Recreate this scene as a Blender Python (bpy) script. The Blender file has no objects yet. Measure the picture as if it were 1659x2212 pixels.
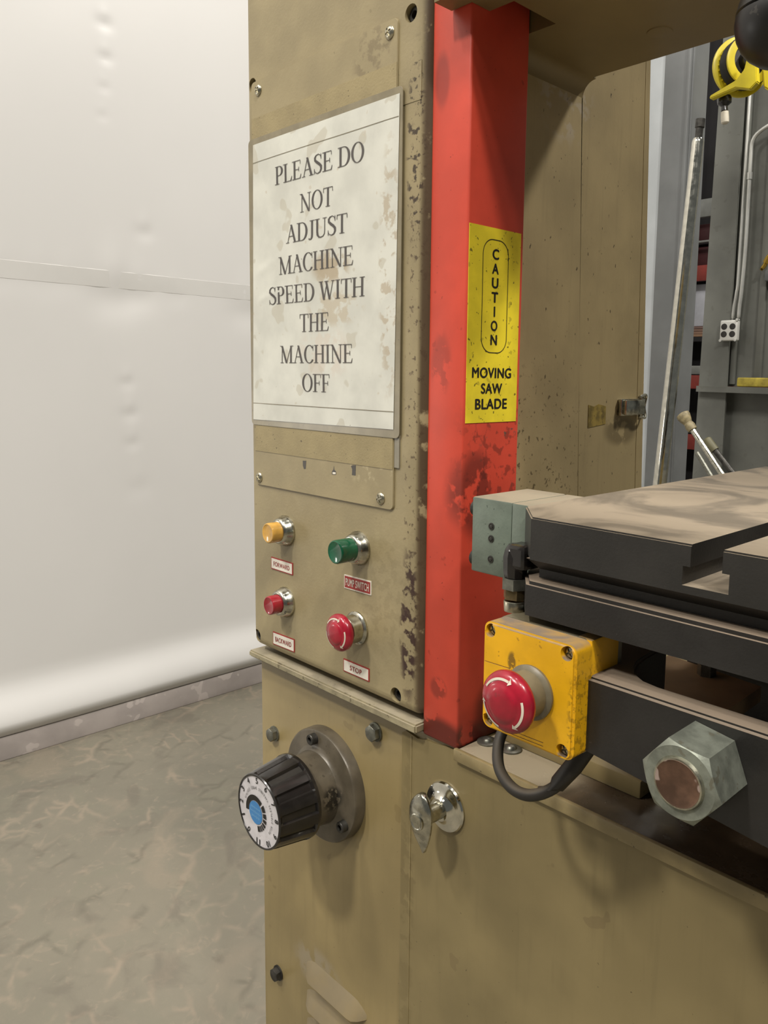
import bpy, bmesh, math, random
from mathutils import Vector, Matrix
random.seed(7)
SC = bpy.context.scene
COL = SC.collection

# ------------------------------------------------------------------ camera
cam_data = bpy.data.cameras.new('camera')
cam = bpy.data.objects.new('camera', cam_data)
COL.objects.link(cam)
SC.camera = cam
cam_data.sensor_fit = 'VERTICAL'
cam_data.sensor_height = 36.0
cam_data.lens = 36.0 * 1705.086 / 2212.0
cam_data.shift_x = -(931.043 - 829.5) / 2212.0
cam_data.shift_y = (1027.635 - 1106.0) / 2212.0
cam_data.clip_start = 0.02
cam_data.clip_end = 60
# columns: right, down, forward in world axes
RGT = Vector((0.70520124, 0.70883495, 0.01562748))
DWN = Vector((0.09957299, -0.07719151, -0.9920316))
FWD = Vector((-0.70198036, 0.70113799, -0.12501636))
m3 = Matrix((RGT, -DWN, -FWD)).transposed()
cam.matrix_world = Matrix.Translation((0, -0.459, 1.1)) @ m3.to_4x4()

# ------------------------------------------------------------------ world, exposure
W = bpy.data.worlds.new('world')
SC.world = W
W.use_nodes = True
W.node_tree.nodes['Background'].inputs[0].default_value = (0.80, 0.83, 0.80, 1)
W.node_tree.nodes['Background'].inputs[1].default_value = 0.22
SC.view_settings.view_transform = 'Standard'
SC.view_settings.look = 'None'
SC.view_settings.gamma = 1
SC.view_settings.exposure = -0.62
SC.view_settings.use_curve_mapping = False

# ------------------------------------------------------------------ hall lamps
def area(name, loc, target, sx, sy, power, col=(1.0, 0.955, 0.885)):
    l = bpy.data.lights.new(name, 'AREA')
    l.shape = 'RECTANGLE'; l.size = sx; l.size_y = sy; l.energy = power; l.color = col
    o = bpy.data.objects.new(name, l); COL.objects.link(o)
    o.location = loc
    o.rotation_euler = (Vector(target) - Vector(loc)).to_track_quat('-Z', 'Y').to_euler()
    return o
area('hall_lamp', (-0.75, -3.6, 5.4), (-0.6, -0.2, 0.9), 0.45, 0.45, 265)
area('hall_lamp', (-2.0, -2.6, 5.6), (-0.8, 0.1, 0.8), 0.45, 0.45, 110)
area('hall_lamp', (1.9, 2.7, 5.2), (-0.4, 0.2, 1.0), 0.5, 0.5, 330)
area('hall_lamp', (2.9, -1.5, 5.4), (-0.4, 0.1, 1.0), 0.4, 0.4, 240)
area('hall_lamp', (1.6, -2.3, 5.6), (-0.4, 0.1, 1.0), 0.4, 0.4, 90)
area('hall_lamp', (-0.9, 2.4, 5.6), (-2.3, 1.2, 1.0), 0.5, 0.5, 40)
area('hall_lamp', (-0.2, -1.0, 5.8), (-2.3, 0.8, 1.0), 0.5, 0.5, 30)

area('low_left_light', (-2.25, -1.25, 0.95), (-0.6, 0.0, 0.9), 0.16, 0.3, 3.2, (1.0, 0.98, 0.92))  # weak low light inferred from sideways button shadows; its source is unseen

# ------------------------------------------------------------------ helpers
def lin(c):
    return tuple(((v / 255) / 12.92 if v / 255 <= 0.04045 else (((v / 255) + 0.055) / 1.055) ** 2.4) for v in c) + (1,)

class NT:
    def __init__(s, name):
        s.m = bpy.data.materials.new(name); s.m.use_nodes = True
        s.t = s.m.node_tree; s.N = s.t.nodes; s.L = s.t.links
        s.b = s.N['Principled BSDF']
        s.geo = s.N.new('ShaderNodeNewGeometry')
    def link(s, a, b): s.L.new(a, b)
    def put(s, sock, v):
        if hasattr(v, 'is_output'): s.L.new(v, sock)
        else: sock.default_value = v
    def pos(s, sc=(1, 1, 1), off=(0, 0, 0), rot=(0, 0, 0)):
        n = s.N.new('ShaderNodeMapping'); s.link(s.geo.outputs['Position'], n.inputs['Vector'])
        n.inputs['Scale'].default_value = sc; n.inputs['Location'].default_value = off; n.inputs['Rotation'].default_value = rot
        return n.outputs[0]
    def noise(s, scale, detail=4, dist=0.0, vec=None, rough=0.55):
        n = s.N.new('ShaderNodeTexNoise'); n.inputs['Scale'].default_value = scale
        n.inputs['Detail'].default_value = detail; n.inputs['Distortion'].default_value = dist; n.inputs['Roughness'].default_value = rough
        s.link(vec if vec else s.geo.outputs['Position'], n.inputs['Vector'])
        return n.outputs[0]
    def ramp(s, v, a, b, lo=0.0, hi=1.0):
        n = s.N.new('ShaderNodeMapRange'); n.interpolation_type = 'SMOOTHSTEP' if a < b else 'LINEAR'
        s.put(n.inputs[0], v); n.inputs[1].default_value = a; n.inputs[2].default_value = b
        n.inputs[3].default_value = lo; n.inputs[4].default_value = hi
        return n.outputs[0]
    def math(s, op, a, b=0.0):
        n = s.N.new('ShaderNodeMath'); n.operation = op; s.put(n.inputs[0], a); s.put(n.inputs[1], b)
        return n.outputs[0]
    def mix(s, f, a, b, mode='MIX'):
        n = s.N.new('ShaderNodeMix'); n.data_type = 'RGBA'; n.blend_type = mode
        s.put(n.inputs[0], f); s.put(n.inputs[6], a); s.put(n.inputs[7], b)
        return n.outputs[2]
    def blob(s, c, r):
        a = s.N.new('ShaderNodeVectorMath'); a.operation = 'SUBTRACT'; s.link(s.geo.outputs['Position'], a.inputs[0]); a.inputs[1].default_value = c
        d = s.N.new('ShaderNodeVectorMath'); d.operation = 'DIVIDE'; s.link(a.outputs[0], d.inputs[0]); d.inputs[1].default_value = r
        l = s.N.new('ShaderNodeVectorMath'); l.operation = 'LENGTH'; s.link(d.outputs[0], l.inputs[0])
        return s.math('SUBTRACT', 1.0, l.outputs['Value'])

def mat(name, col, rough=0.5, metal=0.0, var=0.07, vs=14, specks=(), blobs=(), dust=None, bump=0.0, bs=300, coat=0.0, spec=None, streak=0.0, trans=0.0, rv=0.0):
    """paint, plastic or metal: base colour with cloudy variation, specks, positioned stains and shade patches, dust on upward faces"""
    t = NT(name)
    base = lin(col)
    dark = tuple(v * (1 - var * 2.2) for v in base[:3]) + (1,)
    lite = tuple(min(1, v * (1 + var * 1.2)) for v in base[:3]) + (1,)
    c = t.mix(t.ramp(t.noise(vs, 5), 0.32, 0.68), dark, lite)
    if streak:
        c = t.mix(t.ramp(t.noise(1, 4, vec=t.pos((140, 140, 9))), 0.50, 0.85, 0, streak), c, tuple(v * 0.55 for v in base[:3]) + (1,))
    for sp in specks:
        sc, th, sc_col, st = sp[:4]
        vec = t.pos(sp[4]) if len(sp) > 4 else None
        f = t.ramp(t.noise(sc, 2, vec=vec), th, th + 0.025, 0, st)
        c = t.mix(f, c, lin(sc_col))
    for (cc, rr, bc, st, ns, th) in blobs:
        f = t.ramp(t.blob(cc, rr), 0.0, 0.45)
        if ns:
            f = t.math('MULTIPLY', f, t.ramp(t.noise(ns, 5), th, th + 0.08))
        f = t.math('MULTIPLY', f, st)
        c = t.mix(f, c, lin(bc))
    r = rough
    if dust:
        dc, amt, ns = dust[:3]; lo_, hi_ = dust[3:5] if len(dust) > 3 else (0.35, 0.85); thin = dust[5] if len(dust) > 5 else 0.55
        s = t.N.new('ShaderNodeSeparateXYZ'); t.link(t.geo.outputs['Normal'], s.inputs[0])
        up = t.ramp(s.outputs[2], lo_, hi_)
        f = t.math('MULTIPLY', up, t.ramp(t.noise(ns, 5, 0.6 if thin > 0.5 else 1.6), 0.25 if thin > 0.5 else 0.36, 0.6 if thin > 0.5 else 0.54, amt * thin, amt))
        c = t.mix(f, c, lin(dc))
        r = t.math('ADD', t.math('MULTIPLY', f, 0.85 - rough), rough)
    if rv:
        r = t.ramp(t.noise(60, 4), 0.3, 0.7, max(0.02, rough - rv), rough + rv)
    t.put(t.b.inputs['Base Color'], c)
    t.put(t.b.inputs['Roughness'], r)
    t.b.inputs['Metallic'].default_value = metal
    t.b.inputs['Coat Weight'].default_value = coat
    if spec is not None: t.b.inputs['Specular IOR Level'].default_value = spec
    if bump:
        n = t.N.new('ShaderNodeBump'); n.inputs['Strength'].default_value = bump; n.inputs['Distance'].default_value = 0.001
        t.link(t.noise(bs, 3), n.inputs['Height']); t.link(n.outputs[0], t.b.inputs['Normal'])
    return t.m

S = 0.001   # everything below is measured in millimetres
def B(): return bmesh.new()
def box(bm, x0, x1, y0, y1, z0, z1, bev=0.0, seg=2, sel=None):
    r = bmesh.ops.create_cube(bm, size=1)
    vs = r['verts']
    for v in vs:
        v.co = Vector(((x0 if v.co.x < 0 else x1), (y0 if v.co.y < 0 else y1), (z0 if v.co.z < 0 else z1)))
    if bev:
        es = {e for v in vs for e in v.link_edges}
        if sel: es = {e for e in es if sel(e.verts[0].co, e.verts[1].co)}
        bmesh.ops.bevel(bm, geom=list(es), offset=bev, segments=seg, profile=0.5, affect='EDGES')
    return bm
def prism(bm, pts, plane, a0, a1):
    """extrude a polygon given in the plane 'xz', 'xy' or 'yz' along the third axis"""
    def P(u, v, w):
        return {'xz': (u, w, v), 'xy': (u, v, w), 'yz': (w, u, v)}[plane]
    A = [bm.verts.new(P(u, v, a0)) for u, v in pts]
    Bv = [bm.verts.new(P(u, v, a1)) for u, v in pts]
    fs = [bm.faces.new(A), bm.faces.new(Bv[::-1])]
    n = len(pts)
    for i in range(n):
        fs.append(bm.faces.new((A[(i + 1) % n], A[i], Bv[i], Bv[(i + 1) % n])))
    bmesh.ops.recalc_face_normals(bm, faces=fs)
    return A, Bv
def frame_of(d):
    d = Vector(d).normalized()
    up = Vector((0, 0, 1)) if abs(d.z) < 0.95 else Vector((1, 0, 0))
    u = d.cross(up).normalized(); v = u.cross(d).normalized()
    return u, v, d
def lathe(bm, c, d, prof, seg=40, rfun=None, close=True):
    """prof: list of (distance along d, radius)"""
    u, v, d = frame_of(d); c = Vector(c)
    rings = []
    for a, r in prof:
        if r <= 1e-6:
            rings.append([bm.verts.new(c + d * a)])
        else:
            rings.append([bm.verts.new(c + d * a + (u * math.cos(2 * math.pi * k / seg) + v * math.sin(2 * math.pi * k / seg)) * (r * (rfun(k, a) if rfun else 1))) for k in range(seg)])
    fs = []
    for R0, R1 in zip(rings, rings[1:]):
        for k in range(seg):
            k2 = (k + 1) % seg
            if len(R0) == 1 and len(R1) == 1: continue
            if len(R0) == 1: fs.append(bm.faces.new((R0[0], R1[k2], R1[k])))
            elif len(R1) == 1: fs.append(bm.faces.new((R0[k], R0[k2], R1[0])))
            else: fs.append(bm.faces.new((R0[k], R0[k2], R1[k2], R1[k])))
    if close:
        for R in (rings[0], rings[-1]):
            if len(R) > 2: fs.append(bm.faces.new(R))
    bmesh.ops.recalc_face_normals(bm, faces=fs)
    return bm
def tube(bm, path, r, seg=14, smooth_n=0):
    pts = [Vector(p) for p in path]
    if smooth_n:
        q = []
        P = [pts[0] * 2 - pts[1]] + pts + [pts[-1] * 2 - pts[-2]]
        for i in range(1, len(P) - 2):
            for k in range(smooth_n):
                t = k / smooth_n
                a, b, c, d = P[i - 1], P[i], P[i + 1], P[i + 2]
                q.append(0.5 * ((2 * b) + (c - a) * t + (2 * a - 5 * b + 4 * c - d) * t * t + (3 * b - a - 3 * c + d) * t ** 3))
        q.append(pts[-1]); pts = q
    rings = []; pu = None
    for i, p in enumerate(pts):
        d = (pts[min(i + 1, len(pts) - 1)] - pts[max(i - 1, 0)]).normalized()
        if pu is None: u, v, _ = frame_of(d)
        else:
            u = (pu - d * pu.dot(d)).normalized(); v = d.cross(u)
        pu = u
        rr = r[min(i, len(r) - 1)] if isinstance(r, (list, tuple)) else r
        rings.append([bm.verts.new(p + (u * math.cos(2 * math.pi * k / seg) + v * math.sin(2 * math.pi * k / seg)) * rr) for k in range(seg)])
    fs = [bm.faces.new(rings[0]), bm.faces.new(rings[-1][::-1])]
    for R0, R1 in zip(rings, rings[1:]):
        for k in range(seg):
            fs.append(bm.faces.new((R0[k], R0[(k + 1) % seg], R1[(k + 1) % seg], R1[k])))
    bmesh.ops.recalc_face_normals(bm, faces=fs)
    return bm
def hexagon(bm, c, d, R, h, rot=0.0, chamfer=0.0):
    """hexagonal head with a rounded chamfer, R across corners / 2"""
    u, v, d = frame_of(d); c = Vector(c)
    def ring(a, rfn):
        return [bm.verts.new(c + d * a + (u * math.cos(t) + v * math.sin(t)) * rfn(t - rot)) for t in [2 * math.pi * k / 48 + rot for k in range(48)]]
    hx = lambda t: R * math.cos(math.pi / 6) / math.cos((t % (math.pi / 3)) - math.pi / 6)
    Ri = R * math.cos(math.pi / 6)
    def drop(t): return (hx(t) - Ri)
    r0 = ring(0, hx)
    r1 = [bm.verts.new(c + d * (h - chamfer * 0.15 - drop(t) * (0.55 if chamfer else 0)) + (u * math.cos(t + rot) + v * math.sin(t + rot)) * hx(t)) for t in [2 * math.pi * k / 48 for k in range(48)]]
    r2 = ring(h, lambda t: Ri * (0.985 if chamfer else 1.0))
    fs = [bm.faces.new(r0), bm.faces.new(r2)]
    for A, Bb in ((r0, r1), (r1, r2)):
        for k in range(48):
            fs.append(bm.faces.new((A[k], A[(k + 1) % 48], Bb[(k + 1) % 48], Bb[k])))
    bmesh.ops.recalc_face_normals(bm, faces=fs)
    return bm

def rounded(bm, x0, x1, z0, z1, y0, y1, r, bev):
    pts = []
    for cx, cz, a in ((x1 - r, z1 - r, 0), (x0 + r, z1 - r, 90), (x0 + r, z0 + r, 180), (x1 - r, z0 + r, 270)):
        for k in range(6):
            t = math.radians(a + 18 * k); pts.append((cx + r * math.cos(t), cz + r * math.sin(t)))
    prism(bm, pts, 'xz', y0, y1)
    bmesh.ops.bevel(bm, geom=[e for e in bm.edges if all(abs(v.co.y - y0) < .05 for v in e.verts)], offset=bev, segments=3, affect='EDGES')
ORG = {}
def thing(name, label, cat, loc, group=None):
    o = bpy.data.objects.new(name, None); COL.objects.link(o)
    o.location = Vector(loc) * S; o.empty_display_size = 0.05
    o['label'] = label; o['category'] = cat
    if group: o['group'] = group
    ORG[o.name] = Vector(loc)
    return o
def obj(name, bm, m, parent=None, smooth=35, label=None, kind=None):
    org = Vector((0, 0, 0)) if parent is None else ORG[parent.name]
    for v in bm.verts: v.co = (v.co - org) * S
    me = bpy.data.meshes.new(name); bm.to_mesh(me); bm.free()
    if m: me.materials.append(m)
    o = bpy.data.objects.new(name, me); COL.objects.link(o)
    if smooth:
        for p in me.polygons: p.use_smooth = True
        me.set_sharp_from_angle(angle=math.radians(smooth))
    if parent is not None: o.parent = parent
    ORG[o.name] = org
    if label: o['label'] = label
    if kind: o['kind'] = kind
    return o
def tag(o, label, cat, group=None):
    o['label'] = label; o['category'] = cat
    if group: o['group'] = group
    return o
def plus_cutter(x, z, L, w, y0, y1, an):
    bm = B(); a, b = L / 2, w / 2
    P = [(a, -b), (a, b), (b, b), (b, a), (-b, a), (-b, b), (-a, b), (-a, -b), (-b, -b), (-b, -a), (b, -a), (b, -b)]
    P = [(x + p * math.cos(an) - q * math.sin(an), z + p * math.sin(an) + q * math.cos(an)) for p, q in P]
    prism(bm, P, 'xz', y0, y1)
    return bm
def cut(o, cutter):
    """boolean-difference a bmesh (same mm coordinates) out of object o, applied at once"""
    org = ORG[o.name]
    for v in cutter.verts: v.co = (v.co - org) * S
    me = bpy.data.meshes.new('cutter'); cutter.to_mesh(me); cutter.free()
    c = bpy.data.objects.new('cutter', me); COL.objects.link(c)
    md = o.modifiers.new('cut', 'BOOLEAN'); md.operation = 'DIFFERENCE'; md.solver = 'EXACT'; md.object = c
    c.parent = o.parent
    bpy.context.view_layer.update()
    dg = bpy.context.evaluated_depsgraph_get()
    new = bpy.data.meshes.new_from_object(o.evaluated_get(dg))
    o.modifiers.clear(); old = o.data; o.data = new; bpy.data.meshes.remove(old)
    bpy.data.objects.remove(c); bpy.data.meshes.remove(me)
    for p in new.polygons: p.use_smooth = True
    new.set_sharp_from_angle(angle=math.radians(35))

# ---- lettering -----------------------------------------------------------
def font_polys(txt, bold=0.0, spacing=1.0):
    cu = bpy.data.curves.new('letters', 'FONT'); cu.body = txt; cu.offset = bold; cu.size = 1; cu.space_character = spacing
    o = bpy.data.objects.new('letters', cu); COL.objects.link(o)
    bpy.context.view_layer.update()
    me = bpy.data.meshes.new_from_object(o.evaluated_get(bpy.context.evaluated_depsgraph_get()))
    vs = [tuple(v.co[:2]) for v in me.vertices]; fs = [tuple(p.vertices) for p in me.polygons]
    bpy.data.objects.remove(o); bpy.data.curves.remove(cu); bpy.data.meshes.remove(me)
    return vs, fs
def put_flat(bm, vs, fs, fn, lift=None):
    # lift: small offset per emboldening layer so the five copies never coincide
    n = max(1, len(vs) // 5)
    V = [bm.verts.new(Vector(fn(x, y)) + (Vector(lift) * min(4, i // n) if lift else Vector((0, 0, 0)))) for i, (x, y) in enumerate(vs)]
    for f in fs:
        try: bm.faces.new([V[i] for i in f])
        except ValueError: pass
def embolden(vs, fs, d):
    V, F = [], []
    for dx, dy in ((-d, 0), (d, 0), (0, -d * .6), (0, d * .6), (0, 0)):
        n = len(V); V += [(x + dx, y + dy) for x, y in vs]; F += [tuple(i + n for i in f) for f in fs]
    return V, F
def fit(vs, u0, u1, v0, v1):
    xs = [p[0] for p in vs]; ys = [p[1] for p in vs]
    sx = (u1 - u0) / (max(xs) - min(xs)); sy = (v1 - v0) / (max(ys) - min(ys))
    return [(u0 + (x - min(xs)) * sx, v0 + (y - min(ys)) * sy) for x, y in vs]

# serif capitals drawn as polygons, cap height 1
TK, TN, SF = 0.108, 0.036, 0.032
def g_rect(x0, y0, x1, y1): return [[(x0, y0), (x1, y0), (x1, y1), (x0, y1)]]
def g_diag(xa, ya, xb, yb, w): return [[(xa - w / 2, ya), (xa + w / 2, ya), (xb + w / 2, yb), (xb - w / 2, yb)]]
def g_serif(x, y, w=0.26): return g_rect(x - w / 2, y - (SF if y > .5 else 0), x + w / 2, y + (0 if y > .5 else SF))
def g_ring(cx, cy, rx, ry, tx, ty, a0, a1, n=22):
    out = []
    for k in range(n):
        p = [math.radians(a0 + (a1 - a0) * (k + i) / n) for i in (0, 1)]
        out.append([(cx + rx * math.cos(p[0]), cy + ry * math.sin(p[0])), (cx + rx * math.cos(p[1]), cy + ry * math.sin(p[1])),
                    (cx + (rx - tx) * math.cos(p[1]), cy + (ry - ty) * math.sin(p[1])), (cx + (rx - tx) * math.cos(p[0]), cy + (ry - ty) * math.sin(p[0]))])
    return out
def g_stroke(pts, ws):
    out = []; L = []
    for i, (x, y) in enumerate(pts):
        a = pts[max(0, i - 1)]; b = pts[min(len(pts) - 1, i + 1)]
        dx, dy = b[0] - a[0], b[1] - a[1]; l = math.hypot(dx, dy)
        L.append(((x - dy / l * ws[i] / 2, y + dx / l * ws[i] / 2), (x + dy / l * ws[i] / 2, y - dx / l * ws[i] / 2)))
    for a, b in zip(L, L[1:]): out.append([a[0], b[0], b[1], a[1]])
    return out
def g_stem(x, w=TK, y0=0, y1=1): return g_rect(x - w / 2, y0, x + w / 2, y1)
def glyph(ch):
    if ch == 'P': return 0.58, g_stem(.15) + g_serif(.15, 0, .3) + g_serif(.1, 1, .16) + g_rect(.15, 1 - TN, .3, 1) + g_rect(.15, .46, .3, .46 + TN) + g_ring(.3, .73, .25, .27, .12, TN, -90, 90)
    if ch == 'L': return 0.60, g_stem(.15) + g_serif(.15, 1, .3) + g_rect(.0, 0, .52, TN) + [[(.46, 0), (.54, 0), (.58, .26), (.555, .26)]]
    if ch == 'E': return 0.62, g_stem(.15) + g_rect(.0, 0, .52, TN) + g_rect(.0, 1 - TN, .52, 1) + g_rect(.15, .5, .42, .5 + TN) + g_rect(.41, .4, .44, .64) + [[(.48, 0), (.54, 0), (.58, .24), (.555, .24)], [(.5, 1), (.53, 1), (.54, .78), (.515, .78)]]
    if ch == 'F': return 0.56, g_stem(.15) + g_serif(.15, 0, .3) + g_rect(.0, 1 - TN, .52, 1) + g_rect(.15, .48, .42, .48 + TN) + g_rect(.41, .38, .44, .62) + [[(.5, 1), (.53, 1), (.54, .78), (.515, .78)]]
    if ch == 'A': return 0.72, g_diag(.12, .02, .36, 1, TN) + g_diag(.60, .02, .345, 1, TK * 1.05) + g_serif(.11, 0, .22) + g_serif(.60, 0, .27) + g_rect(.2, .34, .52, .34 + TN)
    if ch == 'D': return 0.73, g_stem(.15) + g_rect(.0, 0, .34, TN) + g_rect(.0, 1 - TN, .34, 1) + g_ring(.33, .5, .36, .5, .125, TN, -90, 90, 28)
    if ch == 'O': return 0.75, g_ring(.37, .5, .35, .515, .115, TN, 0, 360, 44)
    if ch == 'C': return 0.68, g_ring(.38, .5, .35, .515, .12, TN, 42, 322, 36) + [[(.60, .98), (.63, .98), (.645, .68), (.62, .68)]]
    if ch == 'N': return 0.76, g_stem(.13, TN * 1.2) + g_stem(.62, TN * 1.2) + g_diag(.10, 1, .60, 0, TK * 1.1) + g_serif(.13, 0, .24) + g_serif(.07, 1, .18) + g_serif(.62, 1, .24)
    if ch == 'T': return 0.62, g_stem(.31) + g_serif(.31, 0, .28) + g_rect(.02, 1 - TN, .6, 1) + [[(.02, 1), (.05, 1), (.04, .76), (.01, .76)], [(.57, 1), (.6, 1), (.61, .76), (.58, .76)]]
    if ch == 'J': return 0.42, g_stem(.25, TK, .2, 1) + g_serif(.25, 1, .3) + g_stroke([(.25, .24), (.235, .1), (.18, .0), (.1, -.02), (.05, .04)], [TK, .11, .07, .05, .09])
    if ch == 'U': return 0.74, g_stem(.15, TK, .3, 1) + g_serif(.15, 1, .3) + g_stem(.6, TN * 1.2, .3, 1) + g_serif(.6, 1, .24) + g_stroke([(.15, .32), (.17, .15), (.25, .03), (.37, -.0), (.5, .04), (.58, .15), (.6, .32)], [TK, .12, .08, .05, .045, .05, TN * 1.2])
    if ch == 'M': return 0.90, g_stem(.12, TN * 1.2) + g_stem(.74, TK) + g_diag(.11, 1, .43, 0, TK * 1.05) + g_diag(.74, 1, .43, 0, TN) + g_serif(.12, 0, .22) + g_serif(.76, 0, .28) + g_serif(.07, 1, .2) + g_serif(.8, 1, .2)
    if ch == 'H': return 0.74, g_stem(.15) + g_stem(.58) + g_serif(.15, 0, .28) + g_serif(.15, 1, .28) + g_serif(.58, 0, .28) + g_serif(.58, 1, .28) + g_rect(.15, .49, .58, .49 + TN)
    if ch == 'I': return 0.34, g_stem(.16) + g_serif(.16, 0, .28) + g_serif(.16, 1, .28)
    if ch == 'W': return 0.95, g_diag(.1, 1, .29, 0, TK) + g_diag(.47, .95, .29, 0, TN) + g_diag(.42, 1, .63, 0, TK) + g_diag(.83, 1, .63, 0, TN) + g_serif(.1, 1, .24) + g_serif(.44, 1, .24) + g_serif(.83, 1, .2)
    if ch == 'S':
        pts = [(.46, .80), (.42, .93), (.30, 1.0), (.17, .96), (.1, .85), (.11, .71), (.22, .60), (.36, .48), (.46, .36), (.47, .2), (.40, .06), (.27, -.0), (.14, .05), (.07, .18)]
        ws = [.03, .04, .045, .06, .1, .12, .13, .13, .125, .1, .07, .045, .04, .03]
        return 0.55, g_stroke(pts, ws) + g_rect(.45, .72, .48, 1.0) + g_rect(.05, 0, .08, .28)
    return 0.28, []
def serif_word(bm, txt, u0, u1, v0, v1, fn):
    x = 0; polys = []
    for ch in txt:
        w, ps = glyph(ch)
        polys += [[(px + x, py) for px, py in p] for p in ps]; x += w
    xs = [p[0] for q in polys for p in q]; a, b = min(xs), max(xs)
    for q in polys:
        bm.faces.new([bm.verts.new(fn(u0 + (px - a) / (b - a) * (u1 - u0), v0 + py * (v1 - v0))) for px, py in q])

# ------------------------------------------------------------------ materials
TAN = (154, 140, 106)
DKM = (60, 46, 36)
M = {}
M['tan_panel'] = mat('tan_panel', TAN, 0.42, var=0.06, vs=16,
    specks=((420, 0.735, (70, 60, 42), 0.8), (60, 0.70, (128, 116, 84), 0.55)),
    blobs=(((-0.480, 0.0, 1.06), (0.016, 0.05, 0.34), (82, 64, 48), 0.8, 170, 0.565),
           ((-0.484, 0.0, 0.885), (0.014, 0.05, 0.085), (60, 40, 35), 1.0, 80, 0.47),
           ((-0.482, 0.0, 1.28), (0.014, 0.05, 0.10), (62, 50, 40), 0.95, 150, 0.53),
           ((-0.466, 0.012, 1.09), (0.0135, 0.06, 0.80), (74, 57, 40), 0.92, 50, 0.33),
           ((-0.520, 0.0, 0.90), (0.05, 0.03, 0.07), (118, 106, 76), 0.25, 120, 0.48),
           ((-0.60, 0.0, 0.96), (0.12, 0.03, 0.14), (138, 124, 90), 0.2, 30, 0.4)), bump=0.12, bs=350)
M['tan_plate'] = mat('tan_plate', (155, 141, 107), 0.45, var=0.05, vs=18, specks=((430, 0.745, (72, 62, 44), 0.8),),
    blobs=(((-0.535, 0, 1.36), (0.03, 0.03, 0.04), (120, 106, 80), 0.6, 90, 0.5),
           ((-0.54, 0, 1.02), (0.05, 0.03, 0.02), (182, 168, 134), 0.8, 60, 0.52)), bump=0.1, bs=350)
M['tan_cabinet'] = mat('tan_cabinet', (143, 126, 86), 0.36, var=0.07, vs=7, streak=0.25,
    specks=((230, 0.755, (72, 58, 40), 0.7), (34, 0.71, (118, 102, 68), 0.5)), bump=0.06, bs=260,
    blobs=(((-0.630, 0.01, 0.462), (0.05, 0.05, 0.03), (150, 140, 124), 0.5, 40, 0.4),))
M['tan_door'] = mat('tan_door', (136, 121, 84), 0.36, var=0.09, vs=6, streak=0.3,
    specks=((230, 0.75, (70, 55, 38), 0.75), (40, 0.70, (116, 100, 70), 0.5)), bump=0.06, bs=260,
    blobs=(((-0.49, 0.008, 0.6), (0.012, 0.05, 0.24), (120, 106, 72), 0.7, 60, 0.45),))
M['tan_neck'] = mat('tan_neck', (158, 141, 103), 0.42, var=0.07, vs=10, streak=0.25,
    specks=((240, 0.715, (66, 54, 36), 0.85, (1, 1, 0.5)), (520, 0.74, (66, 54, 36), 0.6)),
    blobs=(((-0.46, 0.14, 1.03), (0.05, 0.10, 0.10), (80, 66, 42), 0.8, 190, 0.60), ((-0.46, 0.17, 1.36), (0.05, 0.05, 0.05), (170, 160, 146), 0.5, 60, 0.5),
           ((-0.46, 0.290, 1.045), (0.05, 0.04, 0.02), (112, 98, 68), 0.8, 50, 0.38)), bump=0.08)
M['tan_arm'] = mat('tan_arm', (122, 106, 68), 0.45, var=0.06, vs=8)
M['ledge'] = mat('ledge', (150, 140, 112), 0.55, var=0.12, vs=60, specks=((160, 0.66, (92, 82, 60), 0.7),), dust=((160, 150, 130), 0.7, 40), bump=0.3)
M['tape'] = mat('tape', (155, 140, 102), 0.5, var=0.05, vs=30, specks=((300, 0.70, (84, 74, 56), 0.8),), bump=0.25, bs=500)
M['tape_grey'] = mat('tape_grey', (138, 131, 114), 0.35, var=0.08, vs=50, specks=((200, 0.68, (90, 84, 74), 0.6),))
M['sleeve'] = mat('sleeve', (140, 130, 106), 0.28, var=0.08, vs=40, specks=((300, 0.69, (110, 104, 90), 0.6),))
M['crease'] = mat('crease', (128, 118, 96), 0.6)
M['paper'] = mat('paper', (212, 211, 200), 0.42, var=0.05, vs=22,
    specks=((34, 0.63, (186, 179, 160), 0.55), (300, 0.755, (120, 104, 82), 0.7), (90, 0.70, (196, 186, 166), 0.6)),
    blobs=(((-0.590, 0, 1.198), (0.035, 0.02, 0.018), (168, 148, 116), 0.75, 60, 0.42), ((-0.585, 0, 1.160), (0.05, 0.02, 0.02), (182, 166, 138), 0.6, 70, 0.48),
           ((-0.510, 0, 1.19), (0.016, 0.02, 0.13), (176, 160, 134), 0.7, 90, 0.5), ((-0.60, 0, 1.12), (0.05, 0.02, 0.03), (206, 192, 176), 0.5, 60, 0.45)))
M['ink'] = mat('ink', (84, 79, 76), 0.6, var=0.1)
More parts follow.
